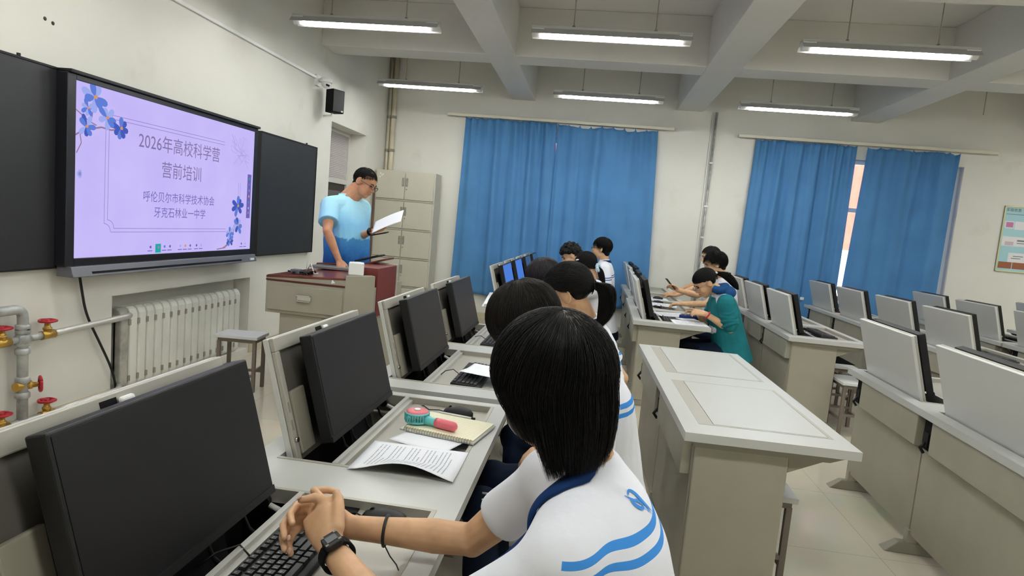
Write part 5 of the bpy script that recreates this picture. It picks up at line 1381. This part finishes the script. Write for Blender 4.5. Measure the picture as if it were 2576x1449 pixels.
loft(mb, [(T(-.10)+V((.02, 0, -.02)), sd, fd, .225, .165), (T(.1), sd, fd, .21, .16), (T(.4), sd, fd, .185, .145), (T(.65), sd, fd, .18, .135), (T(.84), sd, fd, .165, .115), (T(.95), sd, fd, .11, .09)])
for S, E_, Wv in ((Sl, El, Wl_), (Sr, Er, Wr_)):
    limb(mb, [S, S.lerp(E_, .5), S.lerp(E_, .84)], [.082, .078, .066])
    for q in (.3, .48, .64, .78):
        a_ = S.lerp(E_, q); dd = (E_-S).normalized(); u1 = dd.orthogonal().normalized(); u2 = dd.cross(u1)
        mb.tube([a_+(u1*math.cos(x)+u2*math.sin(x))*.074+dd*.012*math.sin(x*2+q*9) for x in [i*PI/10 for i in range(21)]], .010, 8)
blob(mb, 'jacket', TEALJ, p['root'], .0065, 2, p['off'])
mb = MB(); hc = p['c7']+V((.005, 0, .03))
mb.ell(hc+V((.03, 0, -.02)), (.10, .135, .065), n=20)
mb.tube([hc+V((-.055+.09*math.sin(a)*1.0, .125*math.cos(a), .03-.03*math.cos(a)**2)) for a in [i*PI/12-.3 for i in range(16)]], .034, 12)
blob(mb, 'hood', HOODB, p['root'], .006, 3, p['off'])
hair_cap(p['root'], p['c'], p['R'], 1.05, p['off'], HAIRM, .005, .95, nape=False)
TIE = (0, -.11, .03); hair_tied(p['root'], p['c'], p['R'], 1.06, p['off'], HAIRM, TIE, 3000, 15, .0011, -.12)
tp = p['c']+p['R'] @ V(TIE)*1.04
hair_tail(p['root'], None, [tp, tp+V((.06, 0, .012)), tp+V((.13, .0, -.02)), tp+V((.19, 0, -.08)), tp+V((.22, 0, -.12))], [.02, .036, .038, .03, .010], HAIRM, p['off'], 420, 16, .002)
w = MB(); w.ell(tp-p['off']+V((.012, -.02, .012)), (.014, .014, .012), n=10); w.build('hair_tie', WHITEP, p['root'])
head_parts(p['root'], p['c'], p['R'], 1, p['off'], glasses=mat('glasses_silver', (150, 150, 156), .3, metal=.6))
q = El.lerp(Wl_, .93); ax_ = (Wl_-El).normalized(); a1 = ax_.orthogonal().normalized(); a2 = ax_.cross(a1)
MB().tube([q-p['off']+(a1*math.cos(2*PI*i/20)+a2*math.sin(2*PI*i/20))*.031 for i in range(21)], .007, 8).build('wristband', mat('band_red', (176, 30, 40), .5), p['root'])
t = thing('phone', 'phone with a tan case held by the girl in the teal jacket', 'phone', (.975, 5.70, .872), .1)
MB().box(-.07, .07, -.037, .037, 0, .009).build('case', mat('case_tan', (196, 164, 110), .5), t, bevel=.003)
MB().box(-.066, .066, -.034, .034, .009, .0096).build('screen', SCREENM, t)
p = person('spiky haired boy in a white shirt holding up a phone behind the teal jacket girl', (1.52, 6.82, .54), (1.44, 6.82, 1.13), (1.330, 6.82, 1.262), (-.93, .10, -.36), wl=(1.0, 6.62, .83), wr=(.985, 6.86, .95), hl=((-1, .1, -.1), (0, 0, -1)), hr=((-.9, 0, .45), (0, -.6, -.6)),
           pole_l=(.1, -.3, -1), shirt=SHIRT, voxel=.0075)
hair_cap(p['root'], p['c'], p['R'], 1.05, p['off'], HAIRM, .006, 1.0); hair_short(p['root'], p['c'], p['R'], 1.05, p['off'], HAIRM, 2400, .042, 17, .55, .0012, .3)
head_parts(p['root'], p['c'], p['R'], 1, p['off'], glasses=MATS['glasses_silver'])
t = thing('phone', 'black phone held up in the hand of the spiky haired boy', 'phone', (.895, 6.85, 1.01), 0); t.rotation_euler = (0, .82, .15)
MB().box(-.075, .075, -.037, .037, -.004, .004).build('body', BLACK, t, bevel=.003)
MB().box(-.07, .07, -.034, .034, .004, .0045).build('screen', SCREENM, t)
p = person('boy at the back of the middle row, only the top of his dark hair showing', (1.61, 7.98, .53), (1.565, 7.97, 1.165), (1.485, 7.96, 1.305), (-.95, .0, -.25), wl=(1.1, 7.85, .80), wr=(1.1, 8.1, .80), hl=((-1, .1, 0), (0, 0, -1)), hr=((-1, -.1, 0), (0, 0, -1)), shirt=SHIRT, voxel=.009)
hair_cap(p['root'], p['c'], p['R'], 1.05, p['off'], HAIRB, .006, 1.0); hair_short(p['root'], p['c'], p['R'], 1.05, p['off'], HAIRB, 1600, .03, 19, .2, .0012, .2)
head_parts(p['root'], p['c'], p['R'], 1, p['off'])
# ------------------------------------------------------------------ the man at the lectern
TEE = mat('dyed_tee', (140, 200, 236), .85, spec=.15, bump=.2)
n_, l_, b_ = nodes(TEE)
tc = n_.new('ShaderNodeTexCoord'); sx = n_.new('ShaderNodeSeparateXYZ'); nz = n_.new('ShaderNodeTexNoise'); nz.inputs['Scale'].default_value = 11; nz.inputs['Detail'].default_value = 8; nz.inputs['Roughness'].default_value = .7
ad = n_.new('ShaderNodeMath'); ad.operation = 'MULTIPLY_ADD'; ad.inputs[1].default_value = .16; mr = n_.new('ShaderNodeMapRange'); mr.inputs[1].default_value = .98; mr.inputs[2].default_value = 1.62
cr_ = n_.new('ShaderNodeValToRGB'); el = cr_.color_ramp.elements
el[0].position = 0; el[0].color = (*lin((30, 74, 140)), 1); el[1].position = 1; el[1].color = (*lin((170, 222, 244)), 1)
for q, co in ((.22, (34, 84, 150)), (.40, (58, 122, 188)), (.52, (74, 140, 200)), (.54, (140, 204, 238)), (.72, (136, 196, 240)), (.86, (158, 214, 244))):
    e_ = el.new(q); e_.color = (*lin(co), 1)
l_.new(tc.outputs['Object'], nz.inputs['Vector']); l_.new(tc.outputs['Object'], sx.inputs[0]); l_.new(nz.outputs['Fac'], ad.inputs[0]); l_.new(sx.outputs[2], ad.inputs[2]); l_.new(ad.outputs[0], mr.inputs[0]); l_.new(mr.outputs[0], cr_.inputs[0]); l_.new(cr_.outputs[0], b_.inputs['Base Color'])
SKT = mat('skin_tan', (200, 146, 112), .5, noise_amt=.08, noise_scale=26, spec=.35)
p = person('man in a pale to dark blue dyed T-shirt standing at the lectern reading a paper', (-2.20, 5.47, .95), (-2.235, 5.47, 1.615), (-2.085, 5.50, 1.752), (.88, -.12, -.46), body=(.92, -.38, 0), wl=(-1.93, 5.34, 1.33), wr=(-2.12, 5.10, 1.065),
           hl=((.85, -.1, .25), (-.1, .3, 1)), hr=((.45, -.35, -.65), (.3, 0, -.9)), pole_l=(-.6, .2, -1), pole_r=(-.12, -1, 0), s=1.07, girth=1.16, sh=.19, shirt=TEE, stand=True, voxel=.0065, skin=SKT, pants=mat('dark_trousers', (52, 36, 34), .85), hem=.13, curl=.55, jowl=True)
hair_cap(p['root'], p['c'], p['R'], 1.05, p['off'], HAIRM, .005, .955); hair_short(p['root'], p['c'], p['R'], 1.05, p['off'], HAIRM, 2600, .016, 23, .3, .0011, .4, 1.0, -.02)
head_parts(p['root'], p['c'], p['R'], 1.07, p['off'], glasses=MATS['glasses_black'])
S_, E_, Wv = p['arms'][0][:3]; ax = (Wv-E_).normalized(); q = Wv-ax*.02; a1 = ax.orthogonal().normalized(); a2 = ax.cross(a1)
w = MB().tube([q-p['off']-ax*.014, q-p['off']+ax*.014], .035, 18); w.build('watch_strap', BLACKM, p['root'])
MB().lathe([(.02, 0), (.02, .008)], q-p['off']+V((0, -.03, .015)), (0, -.8, .5), 14).build('watch_case', BLACK, p['root'])
sheet('paper_sheet', 'white papers held out by the man in the blue shirt', 'paper', (-1.88, 5.19, 1.315), 0, .29, .21, lambda u, v: .014*math.sin(u*PI*.7), tilt=(.55, -.42, -.05))
t = thing('phone', 'dark phone held under the papers by the man in the blue shirt', 'phone', (-1.83, 5.25, 1.325)); t.rotation_euler = (.1, -.25, 0)
MB().box(-.075, .075, -.036, .036, -.012, -.003).build('body', BLACK, t, bevel=.003)
MB().box(-.07, .07, -.033, .033, -.0128, -.012).build('screen', SCREENM, t)

# the stools the seated students sit on
for pv, bd, lab in seats:
    dup(ST, (pv.x+.01, pv.y, 0), math.atan2(bd.y, bd.x)+PI/2, 'stool under the '+' '.join(lab.replace(',', ' ').split()[:11]))
